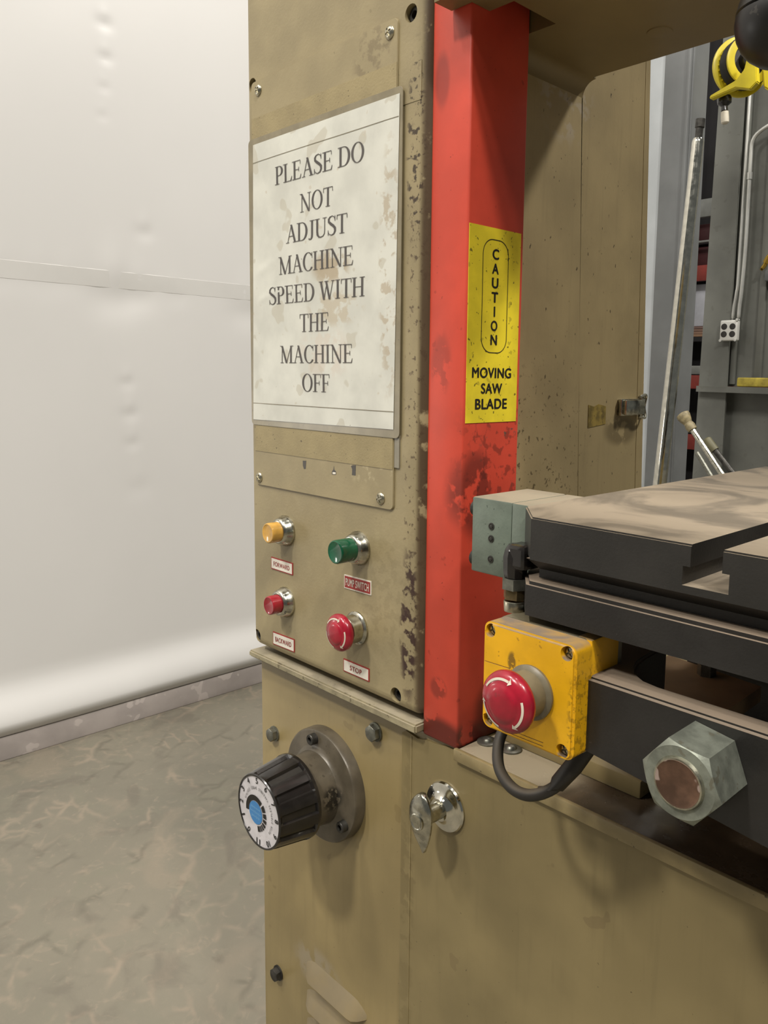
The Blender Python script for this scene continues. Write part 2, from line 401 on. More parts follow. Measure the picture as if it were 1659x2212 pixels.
M['red_guard'] = mat('red_guard', (205, 72, 52), 0.42, var=0.06, vs=14,
    specks=((300, 0.745, (110, 30, 20), 0.8), (70, 0.71, (150, 46, 32), 0.5)),
    blobs=(((-0.43, 0.045, 1.03), (0.03, 0.05, 0.10), (104, 42, 32), 0.6, 110, 0.52), ((-0.43, 0.05, 1.035), (0.03, 0.03, 0.07), (84, 72, 62), 0.9, 95, 0.63),
           ((-0.43, 0.02, 1.005), (0.03, 0.025, 0.045), (76, 34, 28), 0.7, 60, 0.42),
           ((-0.459, 0.005, 1.330), (0.010, 0.03, 0.026), (120, 40, 32), 0.55, 0, 0), ((-0.452, 0.005, 0.835), (0.012, 0.03, 0.012), (110, 40, 30), 0.6, 100, 0.4),  # first patch paints the overarm pocket's shade near the guard's top
           ((-0.45, 0.02, 0.792), (0.05, 0.08, 0.022), (60, 26, 20), 0.8, 50, 0.38), ((-0.43, 0.05, 0.815), (0.03, 0.03, 0.03), (96, 34, 26), 0.7, 40, 0.36),
           ((-0.455, 0.005, 1.11), (0.014, 0.03, 0.03), (150, 56, 42), 0.6, 70, 0.45)), bump=0.05, bs=150)
M['yellow_label'] = mat('yellow_label', (226, 204, 44), 0.42, var=0.07, vs=30,
    specks=((230, 0.675, (84, 76, 24), 0.85), (110, 0.66, (160, 144, 36), 0.6)))
M['black_print'] = mat('black_print', (24, 22, 18), 0.5)
M['cast_black'] = mat('cast_black', (36, 34, 32), 0.42, var=0.12, vs=30, dust=((132, 117, 100), 0.95, 12), rv=0, bump=0.15, bs=500,
    specks=((300, 0.76, (90, 84, 78), 0.5),))
M['table_top'] = mat('table_top', (42, 40, 37), 0.42, var=0.1, vs=30, dust=((140, 127, 108), 0.97, 8, 0.35, 0.85, 0.48), bump=0.1, bs=500,
    blobs=())
M['green_paint'] = mat('green_paint', (102, 112, 100), 0.45, var=0.1, vs=30, dust=((140, 128, 108), 0.95, 30), specks=((260, 0.70, (62, 72, 62), 0.8),), bump=0.15)
M['bolt_steel'] = mat('bolt_steel', (128, 128, 118), 0.38, metal=0.75, var=0.15, vs=120)
M['dark_steel'] = mat('dark_steel', (66, 64, 60), 0.45, metal=0.6, var=0.2, vs=90)
M['screw'] = mat('screw', (190, 184, 164), 0.28, metal=1.0, var=0.12, vs=200)
M['chrome'] = mat('chrome', (215, 212, 200), 0.11, metal=1.0, var=0.05, vs=60, rv=0.06)
M['worn_chrome'] = mat('worn_chrome', (190, 187, 172), 0.24, metal=1.0, var=0.14, vs=120, rv=0.1)
M['black_plastic'] = mat('black_plastic', (34, 31, 29), 0.22, var=0.15, vs=60, coat=0.2)
M['grey_cast'] = mat('grey_cast', (92, 84, 70), 0.35, metal=0.15, var=0.12, vs=40, specks=((160, 0.68, (58, 52, 42), 0.6),), bump=0.1,
    blobs=(((-0.578, -0.013, 0.690), (0.016, 0.014, 0.015), (34, 31, 27), 0.95, 260, 0.40),))
M['green_lens'] = mat('green_lens', (12, 84, 56), 0.14, var=0.12, vs=80, coat=0.5)
M['red_lens'] = mat('red_lens', (150, 30, 42), 0.16, var=0.12, vs=80, coat=0.5)
M['amber_lens'] = mat('amber_lens', (206, 158, 74), 0.18, var=0.1, vs=80, coat=0.5)
M['red_button'] = mat('red_button', (158, 24, 44), 0.25, var=0.1, vs=70, coat=0.3, specks=((160, 0.68, (120, 40, 44), 0.5),))
M['white_print'] = mat('white_print', (214, 204, 186), 0.5)
M['label_white'] = mat('label_white', (226, 220, 206), 0.4, var=0.04, specks=((200, 0.7, (190, 180, 164), 0.5),))
M['label_red'] = mat('label_red', (150, 38, 34), 0.4, var=0.05)
M['dial_face'] = mat('dial_face', (206, 202, 204), 0.35, var=0.06, vs=70, specks=((230, 0.66, (168, 160, 156), 0.6),))
M['dial_blue'] = mat('dial_blue', (62, 128, 186), 0.35, var=0.06)
M['dial_script'] = mat('dial_script', (130, 178, 214), 0.35)
M['yellow_box'] = mat('yellow_box', (226, 170, 20), 0.42, var=0.06, vs=30,
    specks=((160, 0.70, (150, 106, 22), 0.6), (500, 0.74, (90, 66, 20), 0.6)), dust=((118, 106, 94), 0.97, 40),
    blobs=(((-0.250, -0.08, 0.90), (0.006, 0.03, 0.05), (110, 80, 22), 0.5, 330, 0.5),
           ((-0.297, -0.089, 0.925), (0.004, 0.01, 0.008), (90, 66, 24), 0.8, 300, 0.42)), bump=0.08)
M['grey_plastic'] = mat('grey_plastic', (112, 104, 84), 0.4, var=0.1, vs=60)
M['rubber'] = mat('rubber', (40, 36, 31), 0.5, var=0.1, dust=((92, 82, 66), 0.6, 60))
M['zinc'] = mat('zinc', (136, 140, 128), 0.5, metal=0.55, var=0.14, vs=90, specks=((150, 0.64, (112, 104, 84), 0.5),), bump=0.15)
M['rod_end'] = mat('rod_end', (104, 78, 62), 0.42, metal=0.4, var=0.2, vs=70, specks=((60, 0.53, (190, 170, 160), 0.75),))
M['top_plate'] = mat('top_plate', (84, 70, 54), 0.22, var=0.2, vs=14, rv=0.08, specks=((180, 0.72, (40, 30, 24), 0.7),),
    blobs=(((-0.40, 0.03, 0.789), (0.09, 0.06, 0.03), (170, 158, 134), 1.0, 0, 0),))
M['lip_paint'] = mat('lip_paint', (146, 130, 92), 0.42, var=0.1, vs=40, specks=((200, 0.70, (60, 50, 34), 0.8),))
M['brown_web'] = mat('brown_web', (140, 114, 84), 0.5, var=0.2, vs=30, dust=((160, 134, 104), 0.7, 20))
M['brass'] = mat('brass', (170, 140, 60), 0.35, metal=0.8)

# ------------------------------------------------------------------ the setting
def floor_mat():
    t = NT('concrete')
    c = t.mix(t.ramp(t.noise(1.6, 6, 0.4), 0.3, 0.7), lin((108, 104, 92)), lin((122, 116, 102)))
    c = t.mix(t.ramp(t.noise(9, 6, 0.8), 0.48, 0.75, 0, 0.55), c, lin((116, 113, 98)))
    # dried tyre tread prints: outlines of lugs in two curving tracks
    def tread(rot, sc, off, seed, lo, hi):
        v = t.pos(sc, off, (0, 0, rot))
        dn = t.N.new('ShaderNodeTexNoise'); dn.inputs['Scale'].default_value = 0.55; dn.inputs['Detail'].default_value = 3
        t.link(v, dn.inputs['Vector'])
        ad = t.N.new('ShaderNodeVectorMath'); ad.operation = 'MULTIPLY_ADD'
        t.link(dn.outputs['Color'], ad.inputs[0]); ad.inputs[1].default_value = (1.5, 1.5, 0); t.link(v, ad.inputs[2])
        br = t.N.new('ShaderNodeTexBrick'); br.inputs['Scale'].default_value = 1.0; br.inputs['Mortar Size'].default_value = 0.11
        br.inputs['Mortar Smooth'].default_value = 1.0; br.inputs['Brick Width'].default_value = 1.0; br.inputs['Row Height'].default_value = 0.62
        t.link(ad.outputs[0], br.inputs['Vector'])
        return t.math('MULTIPLY', br.outputs['Fac'], t.ramp(t.noise(4.5 + seed, 6, 0.7), lo, hi))
    soft = lambda a, k: t.math('MULTIPLY', a, k)
    c = t.mix(soft(tread(0.95, (8, 9, 1), (0, 0, 0), 0, 0.49, 0.66), 0.8), c, lin((140, 128, 112)))
    c = t.mix(soft(tread(0.30, (10, 12, 1), (3, 1, 0), 3, 0.52, 0.68), 0.7), c, lin((138, 126, 110)))
    c = t.mix(soft(tread(1.1, (8.5, 9.5, 1), (7.3, 5.1, 0), 1.5, 0.50, 0.66), 0.55), c, lin((92, 88, 77)))
    c = t.mix(t.ramp(t.noise(26, 6, 1.5), 0.56, 0.72, 0, 0.55), c, lin((138, 127, 111)))
    c = t.mix(t.ramp(t.noise(7, 6, 1.0), 0.55, 0.70, 0, 0.5), c, lin((98, 92, 82)))
    c = t.mix(t.ramp(t.noise(4, 5, 1.2), 0.56, 0.70, 0, 0.45), c, lin((134, 123, 107)))
    c = t.mix(t.ramp(t.noise(11, 4, 0.3), 0.66, 0.76, 0, 0.5), c, lin((92, 84, 74)))
    t.put(t.b.inputs['Base Color'], c)
    t.put(t.b.inputs['Roughness'], t.ramp(t.noise(6, 4), 0.3, 0.7, 0.5, 0.75))
    n = t.N.new('ShaderNodeBump'); n.inputs['Strength'].default_value = 0.25; n.inputs['Distance'].default_value = 0.003
    t.link(t.noise(60, 5), n.inputs['Height']); t.link(n.outputs[0], t.b.inputs['Normal'])
    return t.m
bm = B(); box(bm, -2900, 4500, -4500, 8000, -60, 0)
o = obj('floor', bm, floor_mat(), smooth=0); o['kind'] = 'structure'

M['sheet'] = mat('white_sheeting', (206, 204, 201), 0.38, var=0.012, vs=1.2, bump=0.02, bs=30)
M['seam_tape'] = mat('seam_tape', (200, 198, 194), 0.4, var=0.015, vs=6, bump=0.03, bs=60)
M['curb'] = mat('curb_concrete', (166, 157, 152), 0.7, var=0.07, vs=7, specks=((16, 0.60, (196, 186, 180), 0.6),), bump=0.2, bs=60)
XW = -2343
def sheet_x(y, z):
    """stretched sheeting: nearly flat, swelling out above the curb, with pull marks at the fixings"""
    x = XW - 22
    if z < 232:
        t = max(0.0, min(1.0, (232 - z) / 130.0))
        x += 44 * t * t * (3 - 2 * t)
    if z < 112: x -= 30 * ((112 - z) / 43.0) ** 2
    x += 3.0 * math.sin(y * 0.0021 + z * 0.0016) + 1.6 * math.sin(y * 0.006 - z * 0.003)
    for (py, pz, s, a) in DIM:
        d2 = ((y - py) / s) ** 2 + ((z - pz) / (s * 0.8)) ** 2
        if d2 < 12: x -= 0.28 * a * math.exp(-d2 * 0.7)
        d3 = ((y - py) / (s * .6)) ** 2 + ((z - pz - s) / (s * 1.4)) ** 2
        if d3 < 12: x += a * 0.12 * math.exp(-d3)
    return x
DIM = [(560, 2085, 17, 9), (560, 1993, 15, 8), (553, 1910, 12, 5), (545, 1830, 12, 4), (660, 1518, 22, 9), (560, 1318, 62, 26), (640, 1326, 44, 14), (1010, 1300, 50, 18),
       (590, 1065, 18, 9), (596, 970, 20, 11), (600, 880, 18, 8), (615, 740, 30, 5), (250, 1345, 40, 6), (350, 1342, 44, 6), (430, 1345, 36, 5), (760, 1335, 30, 6), (1100, 1700, 20, 7), (1100, 1000, 20, 7)]
bm = B()
ys = [-4200 + 200 * i for i in range(21)] + [-80 + 80 * i for i in range(1, 5)] + [250 + 9 * i for i in range(0, 100)] + [1160 + 90 * i for i in range(0, 76)]
ys = sorted(set(ys))
zs = [69, 72, 76, 82, 90, 98, 106, 112, 120, 130, 142, 155, 170, 186, 204, 224, 250, 280, 310, 335, 380] + [430 + 45 * i for i in range(5)] + [640 + 11 * i for i in range(0, 148)] + [2300 + 300 * i for i in range(13)]
grid = [[bm.verts.new((sheet_x(y, z), y, z)) for z in zs] for y in ys]
for i in range(len(ys) - 1):
    for j in range(len(zs) - 1):
        bm.faces.new((grid[i][j], grid[i + 1][j], grid[i + 1][j + 1], grid[i][j + 1]))
o = obj('wall_left', bm, M['sheet'], smooth=80); o['kind'] = 'structure'
wall_left = o
bm = B()   # overlapping welded seam of the sheeting
yy = [-4200 + 120 * i for i in range(100)]
za = [1395.5, 1394, 1380, 1362, 1346, 1344]
g = [[bm.verts.new((sheet_x(y, z) + (0.5 if 0 < j < 5 else -0.3), y, z)) for j, z in enumerate(za)] for y in [-4200 + 60 * i for i in range(200)]]
for i in range(len(g) - 1):
    for j in range(len(za) - 1):
        bm.faces.new((g[i][j], g[i + 1][j], g[i + 1][j + 1], g[i][j + 1]))
o = obj('seam_strip', bm, M['seam_tape'], wall_left, smooth=12)
bm = B(); box(bm, XW - 260, XW, -4400, 8000, 0, 69, 3)
o = obj('baseboard_left', bm, M['curb']); o['kind'] = 'structure'; o['label'] = 'low grey concrete curb running along the foot of the white sheeting'
M['far_wall'] = mat('far_wall', (60, 60, 60), 0.8, var=0.05)
bm = B(); box(bm, -2900, 4500, 7900, 8000, 0, 6200)
o = obj('wall_back', bm, M['far_wall'], smooth=0); o['kind'] = 'structure'

# ------------------------------------------------------------------ band saw frame
saw = thing('band_saw', 'tan painted steel frame of a vertical band saw with overarm above and cabinet below', 'machine', (-400, 200, 0))
bm = B(); box(bm, -733, -474, 40, 206, 797, 1720, 2)
obj('column', bm, M['tan_neck'], saw)
bm = B(); prism(bm, [(86, 797), (221.5, 797), (195, 1381), (86, 1381)], 'yz', -700, -460)
obj('neck', bm, M['tan_neck'], saw, smooth=0)
bm = B(); prism(bm, [(200, 797), (352, 797), (308, 1560), (180, 1560)], 'yz', -720, -463.5)
obj('rear_core', bm, M['dark_steel'], saw, smooth=0)
bm = B()
A_, B_ = prism(bm, [(223.3, 797), (331.5, 797), (300, 1560), (184.5, 1560)], 'yz', -702, -460)
rc = obj('rear_cover', bm, M['tan_neck'], saw, smooth=0)
bm = B(); prism(bm, [(333.2, 797), (349, 797), (309, 1560), (301.6, 1560)], 'yz', -702, -460.4)
obj('rear_flange', bm, M['tan_neck'], saw, smooth=0)
# toggle latch across the rear seam
bm = B(); box(bm, -460, -455, 281, 322, 1061, 1079, 1); lathe(bm, (-455, 322, 1062), (0, 0, 1), [(0, 3.6), (17, 3.6)], 16)
box(bm, -455.5, -450.5, 284, 322, 1062, 1078, 1.6)
lt = obj('toggle_latch', bm, M['worn_chrome'], rc, label='steel toggle latch')
bm = B(); tube(bm, [(-453, 312, 1080.5), (-453, 322, 1083), (-455, 331, 1082), (-458, 333, 1070), (-455, 331, 1059), (-453, 322, 1058.5), (-453, 314, 1060.5)], 1.5, 8, 4)
box(bm, -460.4, -457.5, 326, 335, 1060, 1082, 0.8)
obj('latch_hook', bm, M['worn_chrome'], rc)
bm = B(); prism(bm, [(226.5, 1050), (258.5, 1053), (258, 1071.5), (244, 1074), (236, 1071.5), (226, 1073.5)], 'yz', -460, -459.5)
obj('label_remnant', bm, mat('label_remnant', (138, 118, 54), 0.6, var=0.2, vs=120, specks=((260, 0.6, (92, 76, 36), 0.7),)), rc, smooth=0)
# overarm with the guard's pocket in its underside
bm = B()
box(bm, -460, 420, -15, 198, 1446, 1760)
for x0, x1, y0, y1 in ((-449, 420, -15, 4), (-404, 420, 4, 198), (-460, -404, 76, 198), (-428, -404, 4, 24)):
    box(bm, x0, x1, y0, y1, 1378, 1446)
bmesh.ops.bevel(bm, geom=[e for e in bm.edges if all(abs(v.co.y - 198) < .1 and abs(v.co.z - 1378) < .1 for v in e.verts)], offset=7, segments=4, affect='EDGES')
obj('overarm', bm, M['tan_arm'], saw)
bm = B()   # cast fillet where the neck meets the overarm
R_ = 14
pts = [(-462, 1380), (-460 + R_, 1380)] + [(-460 + R_ - R_ * math.sin(math.radians(a)), 1378 - R_ + R_ * math.cos(math.radians(a))) for a in range(0, 91, 10)] + [(-462, 1378 - R_)]
prism(bm, pts, 'xz', 90, 196)
obj('neck_fillet', bm, M['tan_arm'], saw, smooth=40)
bm = B(); lathe(bm, (-352, 145, 1379), (0, 0, -1), [(0, 11), (1.6, 10), (2.2, 0)], 24)
obj('plug', bm, M['tan_arm'], saw)
# base cabinet
bm = B(); box(bm, -734, 420, 10, 420, 0, 787, 1.5)
cab = obj('base_cabinet', bm, M['tan_cabinet'], saw)
bm = B(); prism(bm, [(-737, 789.5), (-470, 789.5), (-470, 798), (-737, 796.5)], 'xz', -4, 38)
bmesh.ops.bevel(bm, geom=list(bm.edges), offset=1.6, segments=2, affect='EDGES')
obj('ledge', bm, M['ledge'], saw)
bm = B()
for x0, x1, y0, y1 in ((-427, 420, 5, 40), (-424, 420, 40, 330)): box(bm, x0, x1, y0, y1, 787, 789)
obj('top_plate', bm, M['top_plate'], saw, smooth=0)
bm = B(); box(bm, -430.5, 420, 2.5, 6.5, 779, 789.3, 0.8, 2)
obj('top_plate_lip', bm, M['lip_paint'], saw)
bm = B(); box(bm, -420, -279, 45, 150, 789, 803.5, 2)
obj('mounting_pad', bm, M['tan_cabinet'], saw)
for (x, y) in ((-422 + 3, 33), (-396, 37)):
    bm = B(); lathe(bm, (x, y, 789), (0, 0, 1), [(0, 9), (1.2, 9), (1.6, 8.4), (1.6, 4.6)], 28); lathe(bm, (x, y, 790.4), (0, 0, 1), [(0, 5), (1.6, 4.4), (3.0, 2.6), (3.4, 0)], 20)
    obj('plate_screw', bm, M['bolt_steel'], saw)
# hex bolts holding the cabinet front
for (x, z, r, m_) in ((-708, 704.5, 7.6, 'bolt_steel'), (-538, 765, 8.2, 'bolt_steel'), (-705, 416, 7.6, 'dark_steel')):
    bm = B(); hexagon(bm, (x, 9, z), (0, -1, 0), r, 6.4, 0.35, 1.0); lathe(bm, (x, 10, z), (0, -1, 0), [(0, r * 1.12), (1.6, r * 1.12), (1.8, r * 0.9)], 30)
    obj('hex_bolt', bm, M[m_], saw)
# louvres pressed into the cabinet front
M['louvre'] = mat('louvre_paint', (132, 115, 78), 0.42, var=0.08, vs=20, dust=((120, 110, 92), 0.6, 30, 0.1, 0.3))
for i in range(5):
    z1 = 470 - 34 * i
    bm = B()
    x0, x1 = -650, -549
    prof = [(0.5, 0), (-2.4, -4.5), (-9.0, -18.0), (-9.8, -20.0), (-9.0, -20.8), (0.5, -21.6)]
    n = 14; rows = []
    for k in range(n + 1):
        x = x0 + (x1 - x0) * k / n
        e = min(1.0, k / 2.0, (n - k) / 2.6); e = math.sin(e * math.pi / 2)
        rows.append([bm.verts.new((x, 10 + (0.5 if a > 0 else a * e), z1 + b * (0.35 + 0.65 * e) - (1 - e) * 7)) for a, b in prof])
    for r0, r1 in zip(rows, rows[1:]):
        for j in range(len(prof) - 1):
            bm.faces.new((r0[j], r0[j + 1], r1[j + 1], r1[j]))
    bmesh.ops.recalc_face_normals(bm, faces=bm.faces)
    obj('louvre', bm, M['louvre'], saw, smooth=28)

# ------------------------------------------------------------------ cabinet door
door = thing('cabinet_door', 'tan sheet steel cabinet door below the table, opened by a chrome handle', 'door', (-200, 8, 60))
bm = B()
pts = [(-499, 60), (420, 60), (420, 786), (-432, 785), (-445, 784.5), (-456, 782.5), (-470, 781.5), (-478, 779.5), (-490, 781.5), (-494, 782), (-499, 778.5)]
prism(bm, pts, 'xz', 7.4, 9.8)
obj('door_sheet', bm, M['tan_door'], door, smooth=0)
bm = B(); box(bm, -487.2, -485.6, 6.9, 8, 62, 779, 0.3)
obj('door_crease', bm, M['tan_door'], door)
bm = B()
lathe(bm, (-442, 7.4, 731), (0, -1, 0), [(0, 21.8), (1.5, 22), (3.2, 21), (4.2, 18.6), (4.6, 15.4), (6.2, 12.6), (8.0, 10.8), (9.6, 9.6), (10.2, 0)], 48)
hd = obj('handle_rosette', bm, M['chrome'], door, label='round chrome rosette')
bm = B(); lathe(bm, (-442, -1, 731), (0, -1, 0), [(0, 7.4), (10, 7.2), (20, 6.4), (22, 6)], 30)
obj('handle_stem', bm, M['worn_chrome'], door)
bm = B()   # leaf-shaped T grip
prof = []
NZ = 26
rows = []
for k in range(NZ + 1):
    z = 752.5 - (752.5 - 699) * k / NZ
    t = k / NZ
    w = 13.2 * (math.sin(math.pi * min(1, (t * 1.55 + 0.03))) ** 0.6 if t < 0.32 else 1.0) * (1 - max(0, (t - 0.42) / 0.58) ** 1.7 * 0.92)
    w = max(w, 0.8)
    ring = []
    for a in range(18):
        an = 2 * math.pi * a / 18
        cx, cy = math.cos(an), math.sin(an)
        dep_ = 4.2 * (0.55 + 0.45 * math.sin(math.pi * min(1, t + 0.12)))
        ring.append(bm.verts.new((-443 + cx * w, -22.5 + cy * dep_ + 3.5 * (t - .4) ** 2 * 4 - (1.2 if cy < 0 and abs(cx) < .35 and 0.3 < t < 0.62 else 0), z)))
    rows.append(ring)
for r0, r1 in zip(rows, rows[1:]):
    for a in range(18): bm.faces.new((r0[a], r0[(a + 1) % 18], r1[(a + 1) % 18], r1[a]))
bm.faces.new(rows[0]); bm.faces.new(rows[-1][::-1])
bmesh.ops.recalc_face_normals(bm, faces=bm.faces)
obj('handle_grip', bm, M['worn_chrome'], door, smooth=60)
bm = B(); lathe(bm, (-443, -26.0, 730), (0, -1, 0), [(0, 7.4), (1.6, 7.2), (2.0, 6.4), (1.2, 5.4), (1.0, 3.2), (1.7, 2.2), (1.8, 0)], 30)
obj('lock_barrel', bm, M['worn_chrome'], door)

# ------------------------------------------------------------------ control panel
cp = thing('control_panel', 'tan control panel on the saw column with push buttons and a screwed cover plate', 'control panel', (-600, 20, 803))
bm = B()
box(bm, -735.5, -468, 0, 39.5, 803.5, 1740, 10, 5, sel=lambda a, b: not (abs(a.y - 39.5) < .1 and abs(b.y - 39.5) < .1) and not (a.z > 1739 and b.z > 1739))
hs = obj('housing', bm, M['tan_panel'], cp)
SOCK = [(-722.4, 1387), (-490.3, 1387.4), (-726.0, 814.6), (-499.9, 815.5)]
bm = B()
for x, z in SOCK: lathe(bm, (x, 12, z), (0, -1, 0), [(0, 7.0), (16, 7.0)], 28)
cut(hs, bm)
for x, z in SOCK:
    bm = B(); lathe(bm, (x, 11.8, z), (0, -1, 0), [(0, 6.2), (7.2, 6.2), (8.0, 5.6), (8.0, 3.3), (4.0, 2.9), (4.0, 0)], 28)
    obj('socket_screw', bm, M['dark_steel'], cp, label='black socket head screw in its counterbore')
bm = B(); rounded(bm, -722, -504, 983, 1388.5, -1.8, 0.4, 5, 0.5)
pl = obj('cover_plate', bm, M['tan_plate'], cp)
for x, z in ((-708.3, 1378.7), (-513.4, 1378.5), (-714.5, 991), (-520.2, 992)):
    bm = B()
    lathe(bm, (x, -1.7, z), (0, -1, 0), [(0, 5.4), (0.7, 5.4), (1.8, 4.6), (2.6, 3.0), (2.9, 1.2), (2.95, 0)], 28)
    s_ = obj('plate_screw', bm, M['screw'], pl, label='round head steel screw')
    cut(s_, plus_cutter(x, z, 7.2, 1.3, -6.5, -3.4, random.uniform(0.3, 1.3)))
bm = B(); box(bm, -721, -504.4, -2.15, -1.7, 1322, 1353.5); obj('tape_strip', bm, M['tape'], pl, smooth=0, label='tape strip painted over, above the notice')
bm = B(); box(bm, -503.6, -477, -0.35, 0.1, 1319, 1349); obj('tape_end', bm, M['tan_panel'], pl, smooth=0)
bm = B(); box(bm, -722, -505, -2.15, -1.7, 1019, 1049); obj('tape_strip', bm, M['tape'], pl, smooth=0, label='tape strip painted over, below the notice')
bm = B(); box(bm, -503.4, -497.5, -1.4, 0.1, 1021, 1049); obj('tape_strip', bm, M['tape_grey'], pl, smooth=0, label='torn grey tape end beside the cover plate')

for cx_, cz_, P_ in ((-634.2, 1011.5, [(-2.6, 4), (3, 4.4), (2.2, -3.6), (-.6, -4.2), (-2.4, -1)]), (-587.1, 1009.8, [(-3.2, -3.4), (3, -3), (3, 0), (.6, 1.4), (-.2, 5), (-1, 1.6), (-3, -.4)]), (-558.3, 1013.4, [(-3.6, 3.6), (-1, 4.6), (3.4, 5), (3, -4.6), (-2.2, -4.6), (-1.8, 1)])):
    bm = B(); prism(bm, [(cx_ + a, cz_ + b) for a, b in P_], 'xz', -1.95, -1.75)
    obj('print_mark', bm, mat('mark_grey', (84, 80, 76), 0.6), pl, smooth=0)
bm = B(); prism(bm, [(-589, 1006.9), (-584.6, 1007.2), (-584.6, 1009), (-589, 1008.8)], 'xz', -2.05, -1.9)
obj('print_mark', bm, M['label_white'], pl, smooth=0, label='white fleck in the middle mark')

def ring_prof(r0, h): return [(0, r0), (2.2, r0), (3.4, r0 - 0.8), (h * 0.7, r0 - 2.0), (h * 0.95, r0 - 3.4), (h, r0 - 4.4), (h, r0 - 5.6), (h - 1, r0 - 5.8)]
def knurl(k, a): return 1.0 + (0.012 if (k % 2) else -0.012) * (1 if 0.1 < a < 3.0 else 0)
def push_button(x, z, lens_m, lens_r, lens_l, label):
    t = obj('push_button', lathe(B(), (x, 0.2, z), (0, -1, 0), ring_prof(15.9, 11), 72, knurl), M['worn_chrome'], cp, label=label)
    bm = B(); lathe(bm, (x, -2, z), (0, -1, 0), [(0, lens_r - .2), (lens_l - 3.6, lens_r), (lens_l - 2.4, lens_r - 0.5), (lens_l - 2, lens_r - 1.3), (lens_l - 2.5, lens_r - 2.4), (lens_l - 2.7, 0)], 48)
    obj('lens', bm, lens_m, t)
push_button(-551.9, 941.7, M['green_lens'], 11.0, 28.5, 'green pump push button in a chrome ring')
push_button(-669.1, 940.3, M['amber_lens'], 10.4, 22.5, 'amber forward push button in a chrome ring')
push_button(-670.1, 864.7, M['red_lens'], 9.8, 21.5, 'red backward push button in a chrome ring')

def arc_band(bm, cx, cz, y, r, w, a0, a1, dome=None, n=16, arrow=True):
    def pt(rr, a):
        yy = y if dome is None else dome(rr)
        return (cx + rr * math.cos(a), yy, cz + rr * math.sin(a))
    A = [math.radians(a0 + (a1 - a0) * i / n) for i in range(n + 1)]
    for p, q in zip(A, A[1:]):
        bm.faces.new([bm.verts.new(v) for v in (pt(r - w / 2, p), pt(r + w / 2, p), pt(r + w / 2, q), pt(r - w / 2, q))])
    if arrow:
        e = A[-1]; d = math.radians(9 if a1 > a0 else -9)
        bm.faces.new([bm.verts.new(v) for v in (pt(r - w * 1.5, e), pt(r + w * 1.5, e), pt(r, e + d))])
def mushroom(parent, x, y, z, r, L, name='stop_button', label=None, collar='grey_plastic'):
    """y is the surface it stands on; L the whole height towards the viewer"""
    bm = B(); lathe(bm, (x, y + .2, z), (0, -1, 0), [(0, r * .88), (2.2, r * .9), (3.4, r * .84), (4.2, r * .76), (L * .5, r * .72), (L * .55, r * .62), (L * .66, r * .55)], 48)
    c = obj(name, bm, M[collar], parent, label=label)
    h = L
    prof = [(h * .60, r * .62), (h * .60, r * .84), (h * .66, r * .97), (h * .74, r), (h * .82, r * .97), (h * .895, r * .85), (h * .935, r * .68), (h * .945, r * .60), (h * .965, r * .57), (h * .99, r * .4), (h, r * .2), (h, 0)]
    bm = B(); lathe(bm, (x, y, z), (0, -1, 0), prof, 56)
    cap = obj('mushroom_cap', bm, M['red_button'], c)
    def dome(rr):
        q = rr / r
        pr_ = sorted([(b / r, a) for a, b in prof[3:]])
        for (q0, a0), (q1, a1) in zip(pr_, pr_[1:]):
            if q0 <= q <= q1: return y - (a0 + (a1 - a0) * (q - q0) / (q1 - q0 + 1e-9)) - 0.35
        return y - h
    bm = B()
    for a0, a1 in ((150, 75), (20, -50), (-100, -170)): arc_band(bm, x, z, 0, r * .78, r * .075, a0, a1, dome)
    obj('arrow_marks', bm, M['white_print'], cap, smooth=0)
    return c
mushroom(cp, -554.1, 0, 865, 17.6, 28.0, label='red mushroom stop button', collar='worn_chrome')

def nameplate(parent, x0, x1, z0, z1, txt, style, label, drop=0.0):
    bm = B(); prism(bm, [(x0, z0), (x1, z0 + drop), (x1, z1 + drop), (x0, z1)], 'xz', -0.7, 0.1)
    p = obj('nameplate', bm, M['label_white'] if style == 'red' else M['label_red'], parent, smooth=0, label=label)
    b = 1.1
    def lerp(u, v): return (x0 + u, z0 + v + drop * u / (x1 - x0))
    w, h = x1 - x0, z1 - z0
    bm = B()
    prism(bm, [lerp(b, b), lerp(w - b, b), lerp(w - b, h - b), lerp(b, h - b)], 'xz', -0.95, -0.6)
    obj('field', bm, M['label_red'] if style == 'red' else M['label_white'], p, smooth=0)
    vs, fs = embolden(*font_polys(txt, 0, 1.12), 0.018)
    fu = 0.07 if style == 'red' else (0.13 if txt != 'STOP' else 0.27)
    fv0, fv1 = (0.22, 0.78) if style == 'red' else (0.31, 0.69)
    vs = fit(vs, w * fu, w * (1 - fu), h * fv0, h * fv1)
    bm = B(); put_flat(bm, vs, fs, lambda u, v: (lerp(u, v)[0], -1.1, lerp(u, v)[1]), (0, -0.03, 0))
    obj('lettering', bm, M['label_white'] if style == 'red' else M['label_red'], p, smooth=0)
nameplate(cp, -696, -657, 895.5, 908.3, 'FORWARD', 'white', 'white nameplate with red border reading FORWARD')
nameplate(cp, -573, -534, 899.7, 912.8, 'PUMP SWITCH', 'red', 'red nameplate reading PUMP SWITCH', 0.8)
nameplate(cp, -694, -654.8, 813.2, 827.2, 'BACKWARD', 'white', 'white nameplate with red border reading BACKWARD', 1.0)
nameplate(cp, -574, -536, 817.4, 830.0, 'STOP', 'white', 'white nameplate with red border reading STOP')

